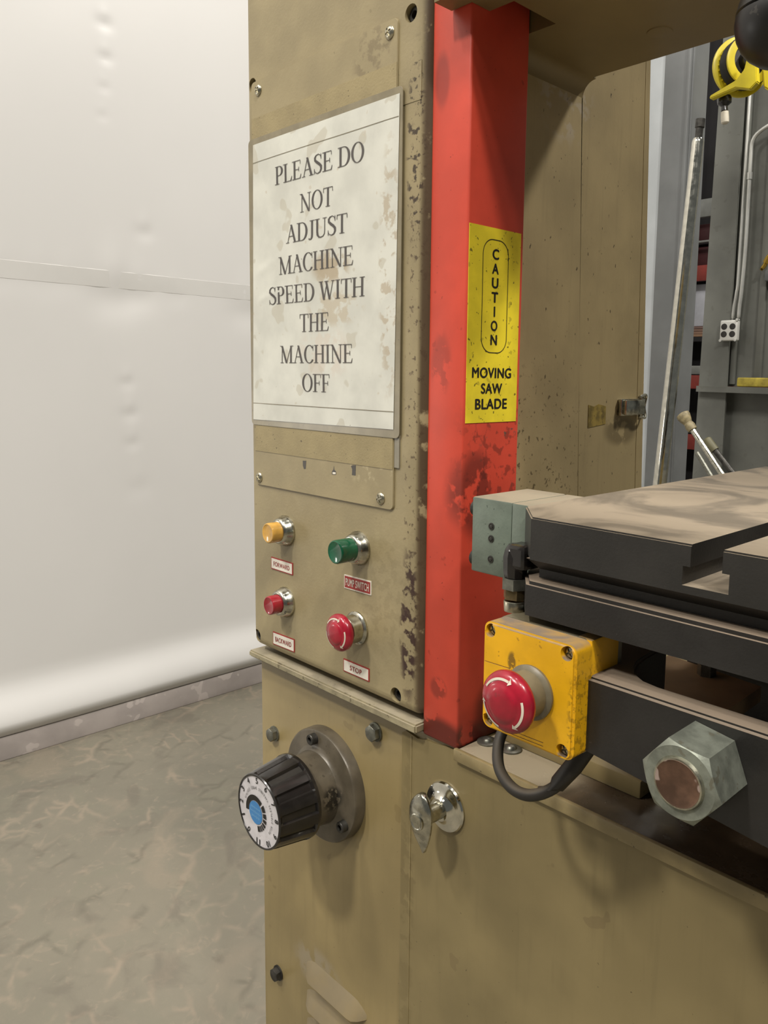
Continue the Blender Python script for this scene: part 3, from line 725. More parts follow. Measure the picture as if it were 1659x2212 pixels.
# ------------------------------------------------------------------ paper notice
nt = thing('paper_notice', 'taped white paper notice in a grey plastic sleeve, grey serif lettering', 'notice', (-610, -2, 1047))
bm = B(); rounded(bm, -727, -496, 1046.5, 1334, -2.7, -2.2, 5, 0.2)
obj('sleeve', bm, M['sleeve'], nt)
def paper_uv(u, v):   # u 0..1 across, v 0..1 up
    bl, br, tl, tr = (-723, 1052), (-503.2, 1054), (-717.5, 1328), (-499.3, 1328)
    x = (bl[0] * (1 - u) + br[0] * u) * (1 - v) + (tl[0] * (1 - u) + tr[0] * u) * v
    z = (bl[1] * (1 - u) + br[1] * u) * (1 - v) + (tl[1] * (1 - u) + tr[1] * u) * v
    wr = 0.35 * math.sin(u * 9 + v * 5) + 0.3 * math.sin(v * 16 - u * 4)
    wr += 1.1 * math.exp(-((v - 0.42 - 0.05 * math.sin(u * 6)) / 0.012) ** 2) * math.exp(-((u - .12) / .3) ** 2)
    wr += 1.0 * math.exp(-((v - 0.53 - 0.25 * u) / 0.015) ** 2) * math.exp(-((u - .05) / .14) ** 2)
    edge = min(1, min(u, 1 - u, v, 1 - v) * 14)
    return x, -3.1 - max(0, 0.5 + 0.5 * wr) * edge * 1.1, z
bm = B()
nu, nv = 60, 90
G = [[bm.verts.new(paper_uv(i / nu, j / nv)) for j in range(nv + 1)] for i in range(nu + 1)]
for i in range(nu):
    for j in range(nv): bm.faces.new((G[i][j], G[i + 1][j], G[i + 1][j + 1], G[i][j + 1]))
obj('paper', bm, M['paper'], nt, smooth=80)
def on_paper(x, z, lift=0.35):
    u = (x + 720) / 219.0; v = (z - 1053) / 275.0
    p = paper_uv(u, v)
    return (x, p[1] - lift, z)
ROWS = [('PLEASE DO', -678, -543.5, 1291.3), ('NOT', -637, -586.5, 1260), ('ADJUST', -660, -565.5, 1234), ('MACHINE', -673, -557.5, 1205.3), ('SPEED WITH', -689.5, -541.5, 1177.2),
        ('THE', -638.5, -592.5, 1148.8), ('MACHINE', -671.5, -557.5, 1119.2), ('OFF', -634.5, -591.5, 1092)]
for txt, x0, x1, zc in ROWS:
    bm = B(); serif_word(bm, txt, x0, x1, zc - 8.4, zc + 8.4, on_paper)
    obj('lettering', bm, M['ink'], nt, smooth=0, label='grey serif line reading ' + txt)
for z, x0, x1 in ((1310, -718, -500), (1069, -723, -503)):
    bm = B(); pp = [on_paper(x0 + (x1 - x0) * k / 20, z - 0.0 * k, 0.25) for k in range(21)]
    for a, b in zip(pp, pp[1:]):
        bm.faces.new([bm.verts.new(v) for v in (a, b, (b[0], b[1], b[2] + 0.55), (a[0], a[1], a[2] + 0.55))])
    obj('tape_edge', bm, M['crease'], nt, smooth=0)

# ------------------------------------------------------------------ speed dial
dl = thing('speed_dial', 'black fluted speed knob with white numbered face on a grey round flange', 'dial', (-610, 10, 687))
C0 = (-610.3, 10, 686.9)
bm = B(); lathe(bm, C0, (0, -1, 0), [(0, 57.6), (10.5, 57.6), (12.2, 56.6), (12.8, 55), (12.9, 42), (14.5, 38.6), (17, 36.8)], 72)
fl = obj('flange', bm, M['grey_cast'], dl)
for a in (98, -31, -150):
    r = 48.5
    x, z = C0[0] + r * math.cos(math.radians(a)), C0[2] + r * math.sin(math.radians(a))
    bm = B(); lathe(bm, (x, -2.5, z), (0, -1, 0), [(0, 5.6), (6.5, 5.6), (7.2, 5), (7.2, 3), (3.6, 2.7), (3.6, 0)], 26)
    obj('socket_screw', bm, M['dark_steel'], fl)
bm = B(); lathe(bm, C0, (0, -1, 0), [(12, 37), (20, 36.2), (42, 34.6), (44, 30)], 64)
obj('hub', bm, M['grey_cast'], dl)
def flute(k, a):
    if a < 4 or a > 40: return 1.0
    ph = (k % 12) / 12.0
    return 1.0 if ph < 0.54 else 0.925
bm = B(); lathe(bm, (C0[0], -31, C0[2]), (0, -1, 0), [(-1, 40.5), (0, 41.6), (3, 41.8), (4.5, 41.4), (6, 41.0), (36.5, 37.0), (39.0, 36.4), (42.2, 36.2), (43.4, 35.4), (43.4, 34.2), (42.4, 33.9)], 144, flute)
kn = obj('knob', bm, M['black_plastic'], dl, smooth=28)
FC = (-611.6, 686.4)
bm = B(); lathe(bm, (C0[0], -72.6, C0[2]), (0, -1, 0), [(0, 34.6), (0.9, 34.4), (1.0, 0)], 72)
obj('dial_face', bm, M['dial_face'], kn)
yF = -74.0
def spin(cx, cz, r, ang, inward=False):
    """frame at polar angle ang: up points outward (or inward)"""
    a = math.radians(ang); up = Vector((math.cos(a), 0, math.sin(a)))
    if inward: up = -up
    rt = Vector((up.z, 0, -up.x))
    base = Vector((cx + r * math.cos(a), yF, cz + r * math.sin(a)))
    return lambda u, v: base + rt * u + up * v
bm = B()
NUMS = {3: 155, 4: 125, 5: 95, 6: 65, 7: 35, 8: 5, 9: -26, 10: -58, 11: -92, 0: -125, 1: -153, 2: -178}
for n, ang in NUMS.items():
    vs, fs = embolden(*font_polys(str(n)), 0.02)
    w = 3.7 if n != 1 else 1.6
    if n > 9: w = 6.2
    vs = fit(vs, -w / 2, w / 2, -2.9, 2.9)
    put_flat(bm, vs, fs, spin(C0[0], C0[2], 30.2, ang), (0, -0.03, 0))
obj('numerals', bm, M['black_print'], kn, smooth=0)
bm = B()
txt = 'MOTOR STEPLESS VARIABLE SPEED CONTROL'
for i, ch in enumerate(txt):
    if ch == ' ': continue
    ang = -38 + 205 * i / (len(txt) - 1)
    vs, fs = font_polys(ch, 0.0)
    w = 0.5 if ch == 'I' else 1.45
    put_flat(bm, fit(vs, -w / 2, w / 2, -1.35, 1.35), fs, spin(C0[0], C0[2], 22.8, ang, True))
obj('ring_lettering', bm, M['black_print'], kn, smooth=0)
BC = (-615.2, 684.0)
bm = B()
BX, BZ = BC
for a0, a1, wi in ((-185 + 360 - 360, -185 + 360 - 360, 0),): pass
def sector(bm, a0, a1, r0, r1, n=14):
    A = [math.radians(a0 + (a1 - a0) * i / n) for i in range(n + 1)]
    for p, q in zip(A, A[1:]):
        bm.faces.new([bm.verts.new((BX + rr * math.cos(a), yF, BZ + rr * math.sin(a))) for rr, a in ((r0, p), (r1, p), (r1, q), (r0, q))])
sector(bm, 188, 52, 11.8, 17.0, 30)
for a0, a1 in ((44, 22), (17, 0), (-5, -18), (-23, -34), (-38, -46), (-50, -56), (-59, -63), (-66, -78)): sector(bm, a0, a1, 12.6, 18.0, 5)
obj('scale_mark', bm, M['black_print'], kn, smooth=0)
bm = B()
V = [bm.verts.new((BX + 11.2 * math.cos(2 * math.pi * k / 48), yF - .05, BZ + 11.2 * math.sin(2 * math.pi * k / 48))) for k in range(48)]
bm.faces.new(V)
obj('blue_disc', bm, M['dial_blue'], kn, smooth=0)
bm = B()   # faint script lines on the blue disc
for (zc, w) in ((688.6, 8), (684.2, 9.6), (679.8, 7)):
    for k in range(9):
        x0 = BX - w + 2 * w * k / 9.0; hh = random.uniform(0.7, 1.9)
        bm.faces.new([bm.verts.new((x, yF - .12, z)) for x, z in ((x0, zc - hh), (x0 + .5, zc - hh), (x0 + 1.2, zc + hh), (x0 + .7, zc + hh))])
    bm.faces.new([bm.verts.new((x, yF - .12, z)) for x, z in ((BX - w, zc - .15), (BX + w, zc - .15), (BX + w, zc + .2), (BX - w, zc + .2))])
obj('script', bm, M['dial_script'], kn, smooth=0)

# ------------------------------------------------------------------ red blade guard
gd = thing('blade_guard', 'tall square red blade guard standing between control panel and neck', 'guard', (-449, 40, 790))
bm = B(); box(bm, -470.4, -428.4, 5.2, 74.6, 787.5, 1440, 2.2, 3)
gb = obj('guard_tube', bm, M['red_guard'], gd)
bm = B(); box(bm, -428.5, -427.9, 6.6, 70, 1063, 1218.7)
lb = obj('caution_label', bm, M['yellow_label'], gd, smooth=0, label='yellow sticker reading CAUTION MOVING SAW BLADE')
def on_lab(u, v): return (-427.7, u, v)
bm = B()
col = 'CAUTION'
z0, z1 = 1127, 1202.5
step = 11.35
for i, ch in enumerate(col):
    zc = 1198.3 - step * i
    vs, fs = embolden(*font_polys(ch), 0.035)
    w = 1.9 if ch == 'I' else 8.2
    put_flat(bm, fit(vs, 38.2 - w / 2, 38.2 + w / 2, zc - 4.2, zc + 4.2), fs, on_lab, (0.03, 0, 0))
obj('lettering', bm, M['black_print'], lb, smooth=0)
for txt, zc, w in (('MOVING', 1103.5, 49), ('SAW', 1090.8, 26.5), ('BLADE', 1078.2, 40)):
    vs, fs = embolden(*font_polys(txt, 0, 1.08), 0.035)
    bm = B(); put_flat(bm, fit(vs, 37.2 - w / 2, 37.2 + w / 2, zc - 4.3, zc + 4.3), fs, on_lab, (0.03, 0, 0))
    obj('lettering', bm, M['black_print'], lb, smooth=0)
bm = B()   # rounded outline
def rr_pts(y0, y1, z0, z1, r, n=10):
    out = []
    for cy, cz, a in ((y1 - r, z1 - r, 0), (y0 + r, z1 - r, 90), (y0 + r, z0 + r, 180), (y1 - r, z0 + r, 270)):
        for k in range(n + 1):
            t = math.radians(a + 90 * k / n); out.append((cy + r * math.cos(t), cz + r * math.sin(t)))
    return out
a_, b_ = rr_pts(22.5, 54.5, 1119.5, 1209.8, 12), rr_pts(23.2, 53.8, 1120.2, 1209.1, 11.3)
for i in range(len(a_)):
    j = (i + 1) % len(a_)
    bm.faces.new([bm.verts.new(on_lab(*p)) for p in (a_[i], a_[j], b_[j], b_[i])])
obj('outline', bm, M['black_print'], lb, smooth=0)

# ------------------------------------------------------------------ work table
tb = thing('work_table', 'thick black cast saw table with a T-slot and brown dust on top', 'table', (0, 130, 950))
FP = [(-297, -74), (420, -74), (420, 345), (-325, 345), (-325, -44)]
bm = B(); prism(bm, FP, 'xy', 987.5, 1014.4)
bmesh.ops.bevel(bm, geom=[e for e in bm.edges if all(abs(v.co.z - 1014.4) < .1 for v in e.verts)], offset=1.0, segments=2, affect='EDGES')
sl = obj('slab', bm, M['table_top'], tb)
bm = B(); box(bm, -191, -173.6, -90, 400, 995, 1030); cut(sl, bm)
bm = B(); box(bm, -195.2, -169.6, -90, 400, 991.8, 1002.2); cut(sl, bm)
bm = B()   # undercut below the slab
prism(bm, [(-73.8, 988), (-60, 979), (-60, 972), (330, 972), (330, 988)], 'yz', -300, 418)
obj('undercut', bm, M['cast_black'], tb, smooth=0)
bm = B(); prism(bm, [(-299.5, -74), (420, -74), (420, 330), (-318, 330), (-318, -52)], 'xy', 951.5, 973.3)
bmesh.ops.bevel(bm, geom=[e for e in bm.edges if all(abs(v.co.z - 973.3) < .1 for v in e.verts)], offset=2.2, segments=2, affect='EDGES')
obj('rail', bm, M['cast_black'], tb)

tr = thing('table_trunnion', 'heavy black casting with a dusty rim carrying the saw table', 'bracket', (0, 0, 830))
plan = [(-250.5, -75), (420, -75), (420, -57), (-214, -57), (-224, -55), (-233, -49), (-239, -40), (-243, -30), (-245, -18), (-247, 12), (-276, 12), (-273.5, -6), (-267.5, -28), (-255, -62)]
bm = B(); A_, B_ = prism(bm, plan, 'xy', 880, 925)
for v in A_:
    v.co.z = 880 - max(0.0, (v.co.x + 252)) * 0.42 if v.co.x < 0 else 774 + 0 * v.co.x
for v in A_:
    if v.co.x > 0: v.co.z = 805
bmesh.ops.bevel(bm, geom=[e for e in bm.edges if all(abs(v.co.z - 925) < .1 for v in e.verts)], offset=1.8, segments=3, affect='EDGES')
obj('casting', bm, M['cast_black'], tr, smooth=30)
bm = B(); prism(bm, [(-311, 138), (-228, 127), (-226, 30), (-292, 30)], 'xy', 858, 870)
wb = obj('web', bm, M['brown_web'], tr, smooth=0)
bm = B(); hexagon(bm, (-268, 119, 870), (0, 0, 1), 7.2, 9, 0.2)
bs_ = obj('socket_bolt', bm, M['bolt_steel'], tr)
bm = B(); lathe(bm, (-268, 119, 873), (0, 0, 1), [(0, 3.6), (12, 3.6)], 20); cut(bs_, bm)
bm = B(); box(bm, -300, -150, 150, 300, 803, 951)
obj('pedestal', bm, M['cast_black'], tr, smooth=0)

# big hexagon nut
nu_ = thing('hex_nut', 'large zinc hexagon nut on a rusty rod end, on the black casting', 'nut', (-174, -75, 899))
NC = (-174.6, -75.2, 900.0)
bm = B(); hexagon(bm, NC, (0, -1, 0), 22.0, 30.5, math.radians(9), 3.0)
obj('nut_body', bm, M['zinc'], nu_, smooth=30)
bm = B(); lathe(bm, NC, (0, -1, 0), [(20, 12.9), (31.6, 12.9), (32.6, 12.0), (32.2, 11.0), (32.0, 0)], 48)
obj('rod_end', bm, M['rod_end'], nu_)
bm = B(); lathe(bm, NC, (0, -1, 0), [(30.0, 13.8), (30.8, 13.6), (32.4, 12.9), (32.5, 12.1), (30.0, 12.0)], 48)
obj('rod_rim', bm, M['worn_chrome'], nu_)

# ------------------------------------------------------------------ green end block
gn = thing('end_block', 'grey green painted block bolted to the left end of the black table', 'block', (-350, -4, 958))
bm = B(); box(bm, -380.5, -343.2, -36, 28, 958.6, 1013.8, 1.4)
obj('end_plate', bm, M['green_paint'], gn)
bm = B(); box(bm, -342.8, -325.3, -36.6, 28, 957.6, 1013.6, 1.0)
obj('spacer', bm, M['green_paint'], gn)
for z in (1004, 967):
    bm = B(); lathe(bm, (-380, -28, z), (-1, 0, 0), [(0, 5.8), (4.6, 5.8), (5.2, 5.2), (5.2, 3), (3, 2.6), (3, 0)], 24)
    obj('socket_screw', bm, M['dark_steel'], gn)
for z in (994.4, 985.4, 970.4):
    bm = B(); lathe(bm, (-361.5, -36, z), (0, -1, 0), [(-1, 2.6), (0.5, 2.6), (0.6, 1.9), (-0.2, 1.8), (-0.2, 1.6), (0.6, 1.4), (0.9, 0)], 20)
    obj('dowel_pin', bm, M['dark_steel'], gn)

# ------------------------------------------------------------------ emergency stop station
es = thing('emergency_stop_station', 'yellow box with a big red mushroom emergency stop button, below the table', 'stop box', (-285, -60, 877))
bm = B(); rounded(bm, -321, -250, 875.8, 946.2, -89, -72.5, 5.5, 1.6)
lid = obj('lid', bm, M['yellow_box'], es)
SCR = [(-315.2, 940.6), (-256.4, 940.9), (-315.6, 881.2), (-257.2, 881)]
bm = B()
for x, z in SCR: lathe(bm, (x, -82, z), (0, -1, 0), [(0, 4.3), (10, 4.3)], 24)
cut(lid, bm)
bm = B()
for z0, x0, x1 in ((919.6, -320.6, -298), (880.6, -296, -271), (877.6 + .8, -296, -271)):
    r_ = bmesh.ops.create_cube(bm, size=1)['verts']
    for v in r_: v.co = Vector((x0 if v.co.x < 0 else x1, -88.5 if v.co.y > 0 else -90, z0 + (-.2 if v.co.z < 0 else .35) + (0.6 if v.co.x > 0 else 0)))
cut(lid, bm)
for x, z in SCR:
    bm = B(); lathe(bm, (x, -82.2, z), (0, -1, 0), [(0, 3.9), (2.4, 3.8), (3.6, 2.8), (4.0, 1.2), (4.0, 0)], 22)
    s_ = obj('lid_screw', bm, M['screw'], es)
    cut(s_, plus_cutter(x, z, 5.4, 1.1, -88, -84.4, 0.5))
bm = B(); rounded(bm, -321.5, -250.8, 874.6, 946.4, -72.3, -38, 5.5, 0.4)
obj('base', bm, M['grey_plastic'], es)
bm = B(); box(bm, -262, -250.2, -72.2, -42, 900, 946.6, 1.5)
obj('base_side', bm, M['yellow_box'], es)
mushroom(es, -281.4, -89, 910.4, 19.0, 29.0, label='red mushroom emergency stop with white arrows')

cb = thing('power_cable', 'black cable looping out below the yellow stop box', 'cable', (-300, -50, 836))
bm = B(); tube(bm, [(-327, -38, 880), (-331, -48, 864), (-331, -58, 850), (-322, -68, 838.5), (-306, -74, 833.0), (-290, -75, 834.5), (-276, -70, 843), (-268, -62, 856)], 3.9, 14, 6)
obj('cable_jacket', bm, M['rubber'], cb, smooth=80)
bm = B(); tube(bm, [(-283, -72, 838), (-274, -68, 846), (-267, -62, 858), (-262, -56, 871), (-258, -52, 876)], [4.4, 5.4, 6.0, 6.6, 6.6], 16)
obj('strain_relief', bm, M['rubber'], cb, smooth=80)

ft = thing('pipe_elbow', 'dark threaded pipe elbow with brassy hex nuts on top of the yellow box', 'pipe fitting', (-320, -58, 946))
fx, fy = -321.0, -58
bm = B(); lathe(bm, (fx, fy, 946.2), (0, 0, 1), [(0, 7.0), (6.2, 7.4), (7.0, 7.0), (7.2, 6)], 30)
obj('collar', bm, M['screw'], ft)
bm = B(); hexagon(bm, (fx, fy, 954.6), (0, 0, 1), 7.8, 6.5, 0.2)
obj('hex_nut_lower', bm, mat('dull_brass', (132, 116, 84), 0.4, metal=0.7, var=0.2, vs=120), ft)
bm = B(); hexagon(bm, (fx, fy, 961.3), (0, 0, 1), 9.0, 7.4, 0.5)
obj('hex_nut_upper', bm, M['bolt_steel'], ft)
bm = B(); lathe(bm, (fx, fy, 968.5), (0, 0, 1), [(0, 6)] + [(0.3 + .45 * k, 6.0 if k % 2 else 5.4) for k in range(12)] + [(6, 5.6)], 28)
obj('thread', bm, M['dark_steel'], ft)
bm = B()
lathe(bm, (fx, fy, 968), (0, 0, 1), [(0, 6.0), (1.5, 7.6), (5, 8.3), (15, 8.6), (19.5, 7.6), (23, 5.2), (24.2, 0)], 10)
box(bm, fx - 2, fx + 13, fy - 7.4, fy + 7.4, 975.5, 992.5, 3.0, 2)
obj('elbow', bm, M['black_plastic'], ft, smooth=20)

kb = thing('ball_knob', 'glossy black ball knob hanging under the overarm at upper right', 'knob', (-170, -50, 1290))
bm = B(); lathe(bm, (-171.5, -50, 1253), (0.0, 0.0, 1), [(0, 0), (.5, 5), (2.5, 10.4), (6, 15.4), (10, 18.8), (15, 21.2), (21, 22.4), (25, 22.0), (25.6, 21.0), (26.4, 22.0), (32, 20.6), (38, 16.6), (42, 11), (44, 8)], 48)
obj('ball', bm, mat('knob_plastic', (22, 20, 19), 0.38, var=0.1, vs=60, specks=((140, 0.66, (70, 66, 60), 0.5),)), kb)
bm = B(); lathe(bm, (-171.5, -50, 1295), (0.0, 0.38, 1), [(0, 6), (125, 6)], 20)
obj('lever', bm, M['dark_steel'], kb)

# ------------------------------------------------------------------ things far behind
M['pale_post'] = mat('pale_post', (166, 170, 172), 0.5, var=0.04, vs=6)
M['grey_steel'] = mat('grey_steel_paint', (104, 106, 106), 0.5, var=0.08, vs=4)
M['grey_frame'] = mat('grey_frame_paint', (103, 104, 98), 0.5, var=0.09, vs=5, specks=((24, 0.66, (92, 92, 84), 0.5),))
pc = thing('steel_column', 'tall grey steel building column with a pale left face, behind the saw neck', 'column', (-1400, 2000, 0))
bm = B(); box(bm, -1560, -1409, 2012, 2032, 0, 3600, 2); obj('pale_face', bm, M['pale_post'], pc)
bm = B(); box(bm, -1408, -1306.7, 2000, 2014, 0, 3600, 2); obj('front_flange', bm, M['grey_steel'], pc)
bm = B(); box(bm, -1366, -1352, 2014, 2190, 0, 3600); obj('column_web', bm, M['grey_steel'], pc)
bm = B(); box(bm, -1322, -1309, 1985, 2000, 0, 3600, 3); obj('corner_bead', bm, M['grey_steel'], pc)

pp = thing('chrome_pipe', 'long shiny chrome pipe leaning upright beside the grey column', 'pipe', (-1100, 1500, 0))
bm = B()
d0, d1 = Vector((-1126, 1500, 0)), Vector((-1016.5, 1500, 1712))
dd = (d1 - d0); Lp = dd.length
lathe(bm, d0, dd, [(0, 21), (Lp * .3, 19.6), (Lp - 10, 15.4), (Lp - 4, 14), (Lp, 12)], 28)
obj('tube', bm, M['chrome'], pp)
bm = B(); lathe(bm, d1, dd, [(0, 9.5), (24, 9.5), (26, 12), (46, 12)], 20)
obj('socket_end', bm, M['dark_steel'], pp)

ws = thing('steel_workstation', 'large grey steel wall frame with a narrow shelf, far right', 'workstation', (-1000, 3100, 0))
bm = B(); prism(bm, [(-1790, 0), (-1640, 0), (-1640, 2800), (-1752, 2800)], 'xz', 3100, 3112); obj('side_flange', bm, M['grey_frame'], ws, smooth=0)
bm = B(); box(bm, -1700, 600, 3150, 3160, 1075, 2800); obj('back_panel', bm, M['grey_frame'], ws, smooth=0)
bm = B(); box(bm, -1700, 600, 3170, 3180, 0, 1045); obj('lower_panel', bm, M['grey_frame'], ws, smooth=0)
bm = B(); prism(bm, [(-1768, 1048), (600, 1030), (600, 1060), (-1768, 1075)], 'xz', 3060, 3160); obj('shelf', bm, M['grey_frame'], ws, smooth=0)
bm = B(); box(bm, -1640, -1618, 3124, 3150, 1085, 2800, 3); obj('stiffener', bm, M['grey_frame'], ws)
bm = B(); box(bm, -1530, -1500, 3130, 3150, 1085, 2800, 3); obj('stiffener', bm, M['grey_frame'], ws)

M['galv'] = mat('galvanised', (205, 205, 200), 0.3, metal=0.7, var=0.05)
ob = thing('outlet_box', 'metal outlet box with four dark socket openings, on the grey steel frame', 'outlet', (-1633, 3100, 1280))
bm = B(); box(bm, -1673, -1592, 3066, 3099.5, 1281, 1374, 7, 3)
bx = obj('box_cover', bm, mat('outlet_cover', (206, 205, 200), 0.4, metal=0.2, var=0.05), ob)
for x in (-1652, -1613):
    for z in (1345, 1311):
        bm = B(); lathe(bm, (x, 3066.2, z), (0, -1, 0), [(0, 14), (1.2, 14), (1.4, 12), (1.4, 0)], 24)
        obj('socket_face', bm, M['black_plastic'], ob)
for x, z in ((-1667, 1283), (-1597, 1284), (-1594, 1374)):
    bm = B(); lathe(bm, (x, 3070, z), (0, -1, 0), [(0, 7), (8, 6), (9, 0)], 16); obj('cover_screw', bm, M['galv'], ob)
cd = thing('conduit_pipe', 'thin galvanised conduit with a straight top, entering the outlet box', 'conduit', (-1612, 3090, 1370), 'conduits above the outlet box')
bm = B(); tube(bm, [(-1625, 3088, 1372), (-1622, 3088, 1430), (-1614, 3088, 1500), (-1610, 3088, 1600), (-1609, 3088, 2330), (-1609, 3088, 2700)], 7.5, 12, 4)
obj('conduit_tube', bm, M['galv'], cd, smooth=80)
cd = thing('conduit_pipe', 'thin galvanised conduit that bends away to the right at its top', 'conduit', (-1595, 3090, 1370), 'conduits above the outlet box')
bm = B(); tube(bm, [(-1598, 3088, 1372), (-1597, 3088, 1430), (-1592, 3088, 1500), (-1586, 3088, 1700), (-1588, 3088, 2060), (-1583, 3088, 2150), (-1540, 3088, 2190), (-1450, 3088, 2220)], 8.5, 12, 4)
obj('conduit_tube', bm, M['galv'], cd, smooth=80)
bm = B(); lathe(bm, (-1588, 3088, 1985), (0, 0, 1), [(0, 12), (30, 12)], 12)
obj('coupling', bm, M['galv'], cd)
lv = thing('spirit_level', 'yellow bar lying on the grey shelf', 'level', (-1500, 3080, 1075))
bm = B(); box(bm, -1578, -1200, 3066, 3092, 1075, 1116, 6, 3); obj('bar', bm, mat('level_yellow', (176, 158, 60), 0.5, var=0.15, vs=30), lv)
bv = thing('brass_valve', 'small brass valve hanging on the grey frame at the picture edge', 'valve', (-1495, 3120, 1600))
bm = B(); tube(bm, [(-1515, 3100, 1590), (-1498, 3100, 1612), (-1490, 3100, 1640), (-1470, 3100, 1660)], 9, 10, 3); hexagon(bm, (-1494, 3100, 1618), (0.5, 0, 1), 15, 22); obj('valve_body', bm, M['brass'], bv)
bm = B(); box(bm, -1500, -1420, 3100, 3150, 1540, 1590, 8, 2); obj('valve_bracket', bm, M['grey_steel'], bv)

# yellow cord reel
rl = thing('cord_reel', 'yellow cord reel with black cord wound on it, high above the outlet box', 'cord reel', (-1440, 2600, 2300))
M['reel_yellow'] = mat('reel_yellow', (224, 204, 40), 0.35, var=0.05)
RC = Vector((-1436, 2612, 2290)); RA = Vector((0.78, -0.62, 0.0)).normalized()
bm = B(); lathe(bm, RC, RA, [(-14, 86), (-14, 104), (-10, 110), (0, 110), (2, 104), (2, 86), (-14, 86)], 64, close=False); obj('front_rim', bm, M['reel_yellow'], rl)
ru, rv_, _ = frame_of(RA)
for a in range(0, 360, 12):
    p = RC + (ru * math.cos(math.radians(a)) + rv_ * math.sin(math.radians(a))) * 90
    bm = B(); lathe(bm, p, RA, [(0, 3.6), (11, 3.6)], 8); obj('rim_rib', bm, M['reel_yellow'], rl)
bm = B(); lathe(bm, RC, RA, [(-6, 40), (-6, 80), (4, 88), (14, 92)] + [(16 + 3 * k, 93.5 if k % 2 else 91) for k in range(13)] + [(56, 86), (56, 60)], 56); obj('cord_winding', bm, M['rubber'], rl)
bm = B(); lathe(bm, RC, RA, [(58, 62), (58, 88), (70, 90), (72, 84), (72, 62), (58, 62)], 56, close=False); obj('inner_rim', bm, M['reel_yellow'], rl)
bm = B(); lathe(bm, RC, RA, [(50, 40), (84, 34), (86, 0)], 30); obj('reel_hub', bm, M['black_plastic'], rl)
bm = B(); prism(bm, [(-1500, 2172), (-1400, 2205), (-1372, 2235), (-1360, 2290), (-1335, 2290), (-1320, 2180), (-1345, 2160), (-1400, 2178), (-1500, 2160)], 'xz', 2500, 2530)
bmesh.ops.bevel(bm, geom=list(bm.edges), offset=3, segments=2, affect='EDGES'); obj('mount_arm', bm, M['reel_yellow'], rl)
bm = B(); prism(bm, [(-1392, 2300), (-1356, 2290), (-1340, 2190), (-1300, 2160), (-1180, 2180), (-1180, 2320), (-1300, 2340), (-1392, 2380)], 'xz', 2600, 2680)
bmesh.ops.bevel(bm, geom=list(bm.edges), offset=6, segments=2, affect='EDGES'); obj('mount_bracket', bm, M['reel_yellow'], rl)
pg = thing('cord_plug', 'black cord end with a white plug tip hanging below the yellow reel', 'plug', (-1472, 2560, 2160))
bm = B(); lathe(bm, (-1470, 2560, 2176), (0.08, 0, -1), [(0, 24), (8, 27), (24, 26), (32, 16), (36, 12), (52, 13), (54, 9)], 26); obj('ball_stop', bm, M['black_plastic'], pg)
bm = B(); lathe(bm, (-1465, 2560, 2120), (0.1, 0, -1), [(0, 14), (22, 15), (40, 14.6), (44, 10)], 22); obj('plug_tip', bm, mat('plug_white', (216, 208, 190), 0.5), pg)

# leaning rods behind the table
for i, (top, bot, r, m_, lab) in enumerate((
        ((-1142, 1800, 955), (-700, 1800, 404), 9, 'worn_chrome', 'leaning steel rod with a worn tan coupling on its upper end'),
        ((-1112, 1860, 910), (-640, 1860, 404), 9, 'dark_steel', 'darker steel rod leaning at right of the coupled rod'),
        ((-1091, 1740, 888), (-730, 1740, 404), 7, 'bolt_steel', 'short thin steel rod leaning just behind the coupled rod'))):
    t_ = thing('steel_rod', lab, 'rod', bot, 'rods leaning behind the table')
    d_ = Vector(top) - Vector(bot); bm = B(); lathe(bm, bot, d_, [(0, r), (d_.length, r), (d_.length + 2, r * .7)], 16)
    obj('shaft', bm, M[m_], t_)
    if i == 0:
        bm = B(); lathe(bm, top, d_, [(-6, 14), (8, 16), (20, 13), (30, 17), (44, 21), (52, 20), (56, 12)], 20)
        obj('coupling', bm, mat('old_brass', (136, 124, 92), 0.55, var=0.2, vs=60), t_)
    if i == 1:
        bm = B(); lathe(bm, top, d_, [(-30, 13), (12, 14), (16, 9)], 16); obj('coupling', bm, mat('old_olive', (96, 92, 66), 0.55), t_)
bc = thing('low_bench', 'low wooden bench top that carries the leaning rods, behind the table', 'bench', (-700, 1900, 0))
bm = B(); box(bm, -1000, -300, 1700, 2100, 380, 403, 3); obj('bench_top', bm, mat('bench_wood', (120, 100, 74), 0.6), bc)
for x, y in ((-960, 1740), (-340, 1740), (-960, 2060), (-340, 2060)):
    bm = B(); box(bm, x - 20, x + 20, y - 20, y + 20, 0, 380, 2); obj('leg', bm, M['grey_steel'], bc)

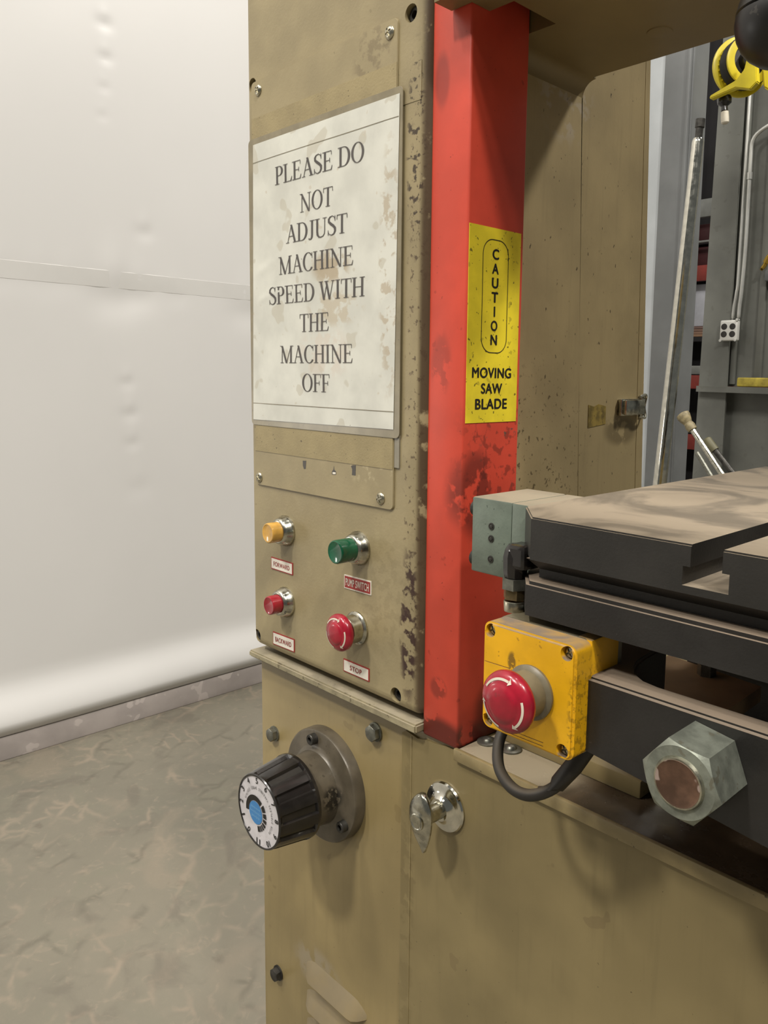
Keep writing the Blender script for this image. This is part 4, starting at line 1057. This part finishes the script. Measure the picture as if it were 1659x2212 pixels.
# storage rack in the gap
M['rack_red'] = mat('rack_red', (128, 44, 34), 0.55, var=0.08)
M['rack_shade'] = mat('rack_shade', (22, 20, 22), 0.8)  # near-black: the shade of the gap is put into the rack's colour
M['rack_grey'] = mat('rack_grey', (120, 122, 118), 0.6)
rk = thing('storage_rack', 'pallet rack with red beams and a painted-shade back in the gap between column and grey frame', 'rack', (-2000, 3850, 0))
bm = B(); box(bm, -2316, -1300, 3945, 3960, 0, 3600); obj('shade_sheet', bm, M['rack_shade'], rk, smooth=0)  # added sheet standing in for the shade behind the rack
for z0, z1, m_ in ((1642, 1725, 'rack_red'), (1054, 1129, 'rack_red'), (1981, 2075, 'rack_grey'), (1134, 1181, 'rack_grey'), (1846, 1857, 'rack_grey'), (714, 798, 'rack_red')):
    bm = B(); box(bm, -2210, -1330, 3700, 3730, z0, z1, 3); obj('beam', bm, M[m_], rk)
for x in (-2250, -1330):
    bm = B(); box(bm, x - 36, x + 36, 3695, 3760, 0, 3600, 3); obj('upright', bm, M['rack_shade'], rk)
for z in (1343, 764):
    bm = B(); box(bm, -2280, -1300, 3762, 3940, z - 26, z - 1); obj('deck', bm, M['rack_shade'], rk, smooth=0)
tag(obj('storage_box', box(B(), -2200, -1900, 3790, 3935, 1402.5, 1635, 5), mat('box_grey', (196, 198, 206), 0.6, var=0.04)), 'pale grey box standing on the stacked cardboard in the rack', 'box')
for i, lab in enumerate(('flat brown cardboard lying lowest of its stack in the rack', 'second lowest flat brown cardboard of the stack in the rack', 'second highest flat brown cardboard of the stack in the rack', 'topmost flat cardboard of its stack, right under the pale grey box')):
    tag(obj('cardboard_sheet', box(B(), -2230 + 10 * i, -1880 - 9 * i, 3772, 3938, 1343.5 + 14.5 * i, 1357 + 14.5 * i, 2), mat('cardboard', (150 - 8 * i, 118 - 6 * i, 92), 0.7)), lab, 'cardboard', 'stacked cardboard in the rack')
bm = B(); box(bm, -2200, -1880, 3790, 3935, 1727, 1840, 5); tag(obj('storage_bin', bm, mat('bin_maroon', (70, 24, 26), 0.6)), 'dark maroon bin above the red beam of the rack', 'bin')  # bin coloured dark to carry the shade of the unlit gap
bm = B(); box(bm, -2200, -1880, 3790, 3935, 1859, 1960, 5); tag(obj('storage_bin', bm, mat('bin_maroon_upper', (60, 22, 24), 0.6)), 'dark maroon bin just under the grey rack beam', 'bin')  # shade of the gap darkens this bin's colour too
bm = B(); box(bm, -2285, -1300, 3765, 3940, 1848, 1858); obj('deck', bm, M['rack_shade'], rk, smooth=0)
bm = B(); box(bm, -2285, -1300, 3765, 3940, 1700, 1726); obj('deck', bm, M['rack_shade'], rk, smooth=0)
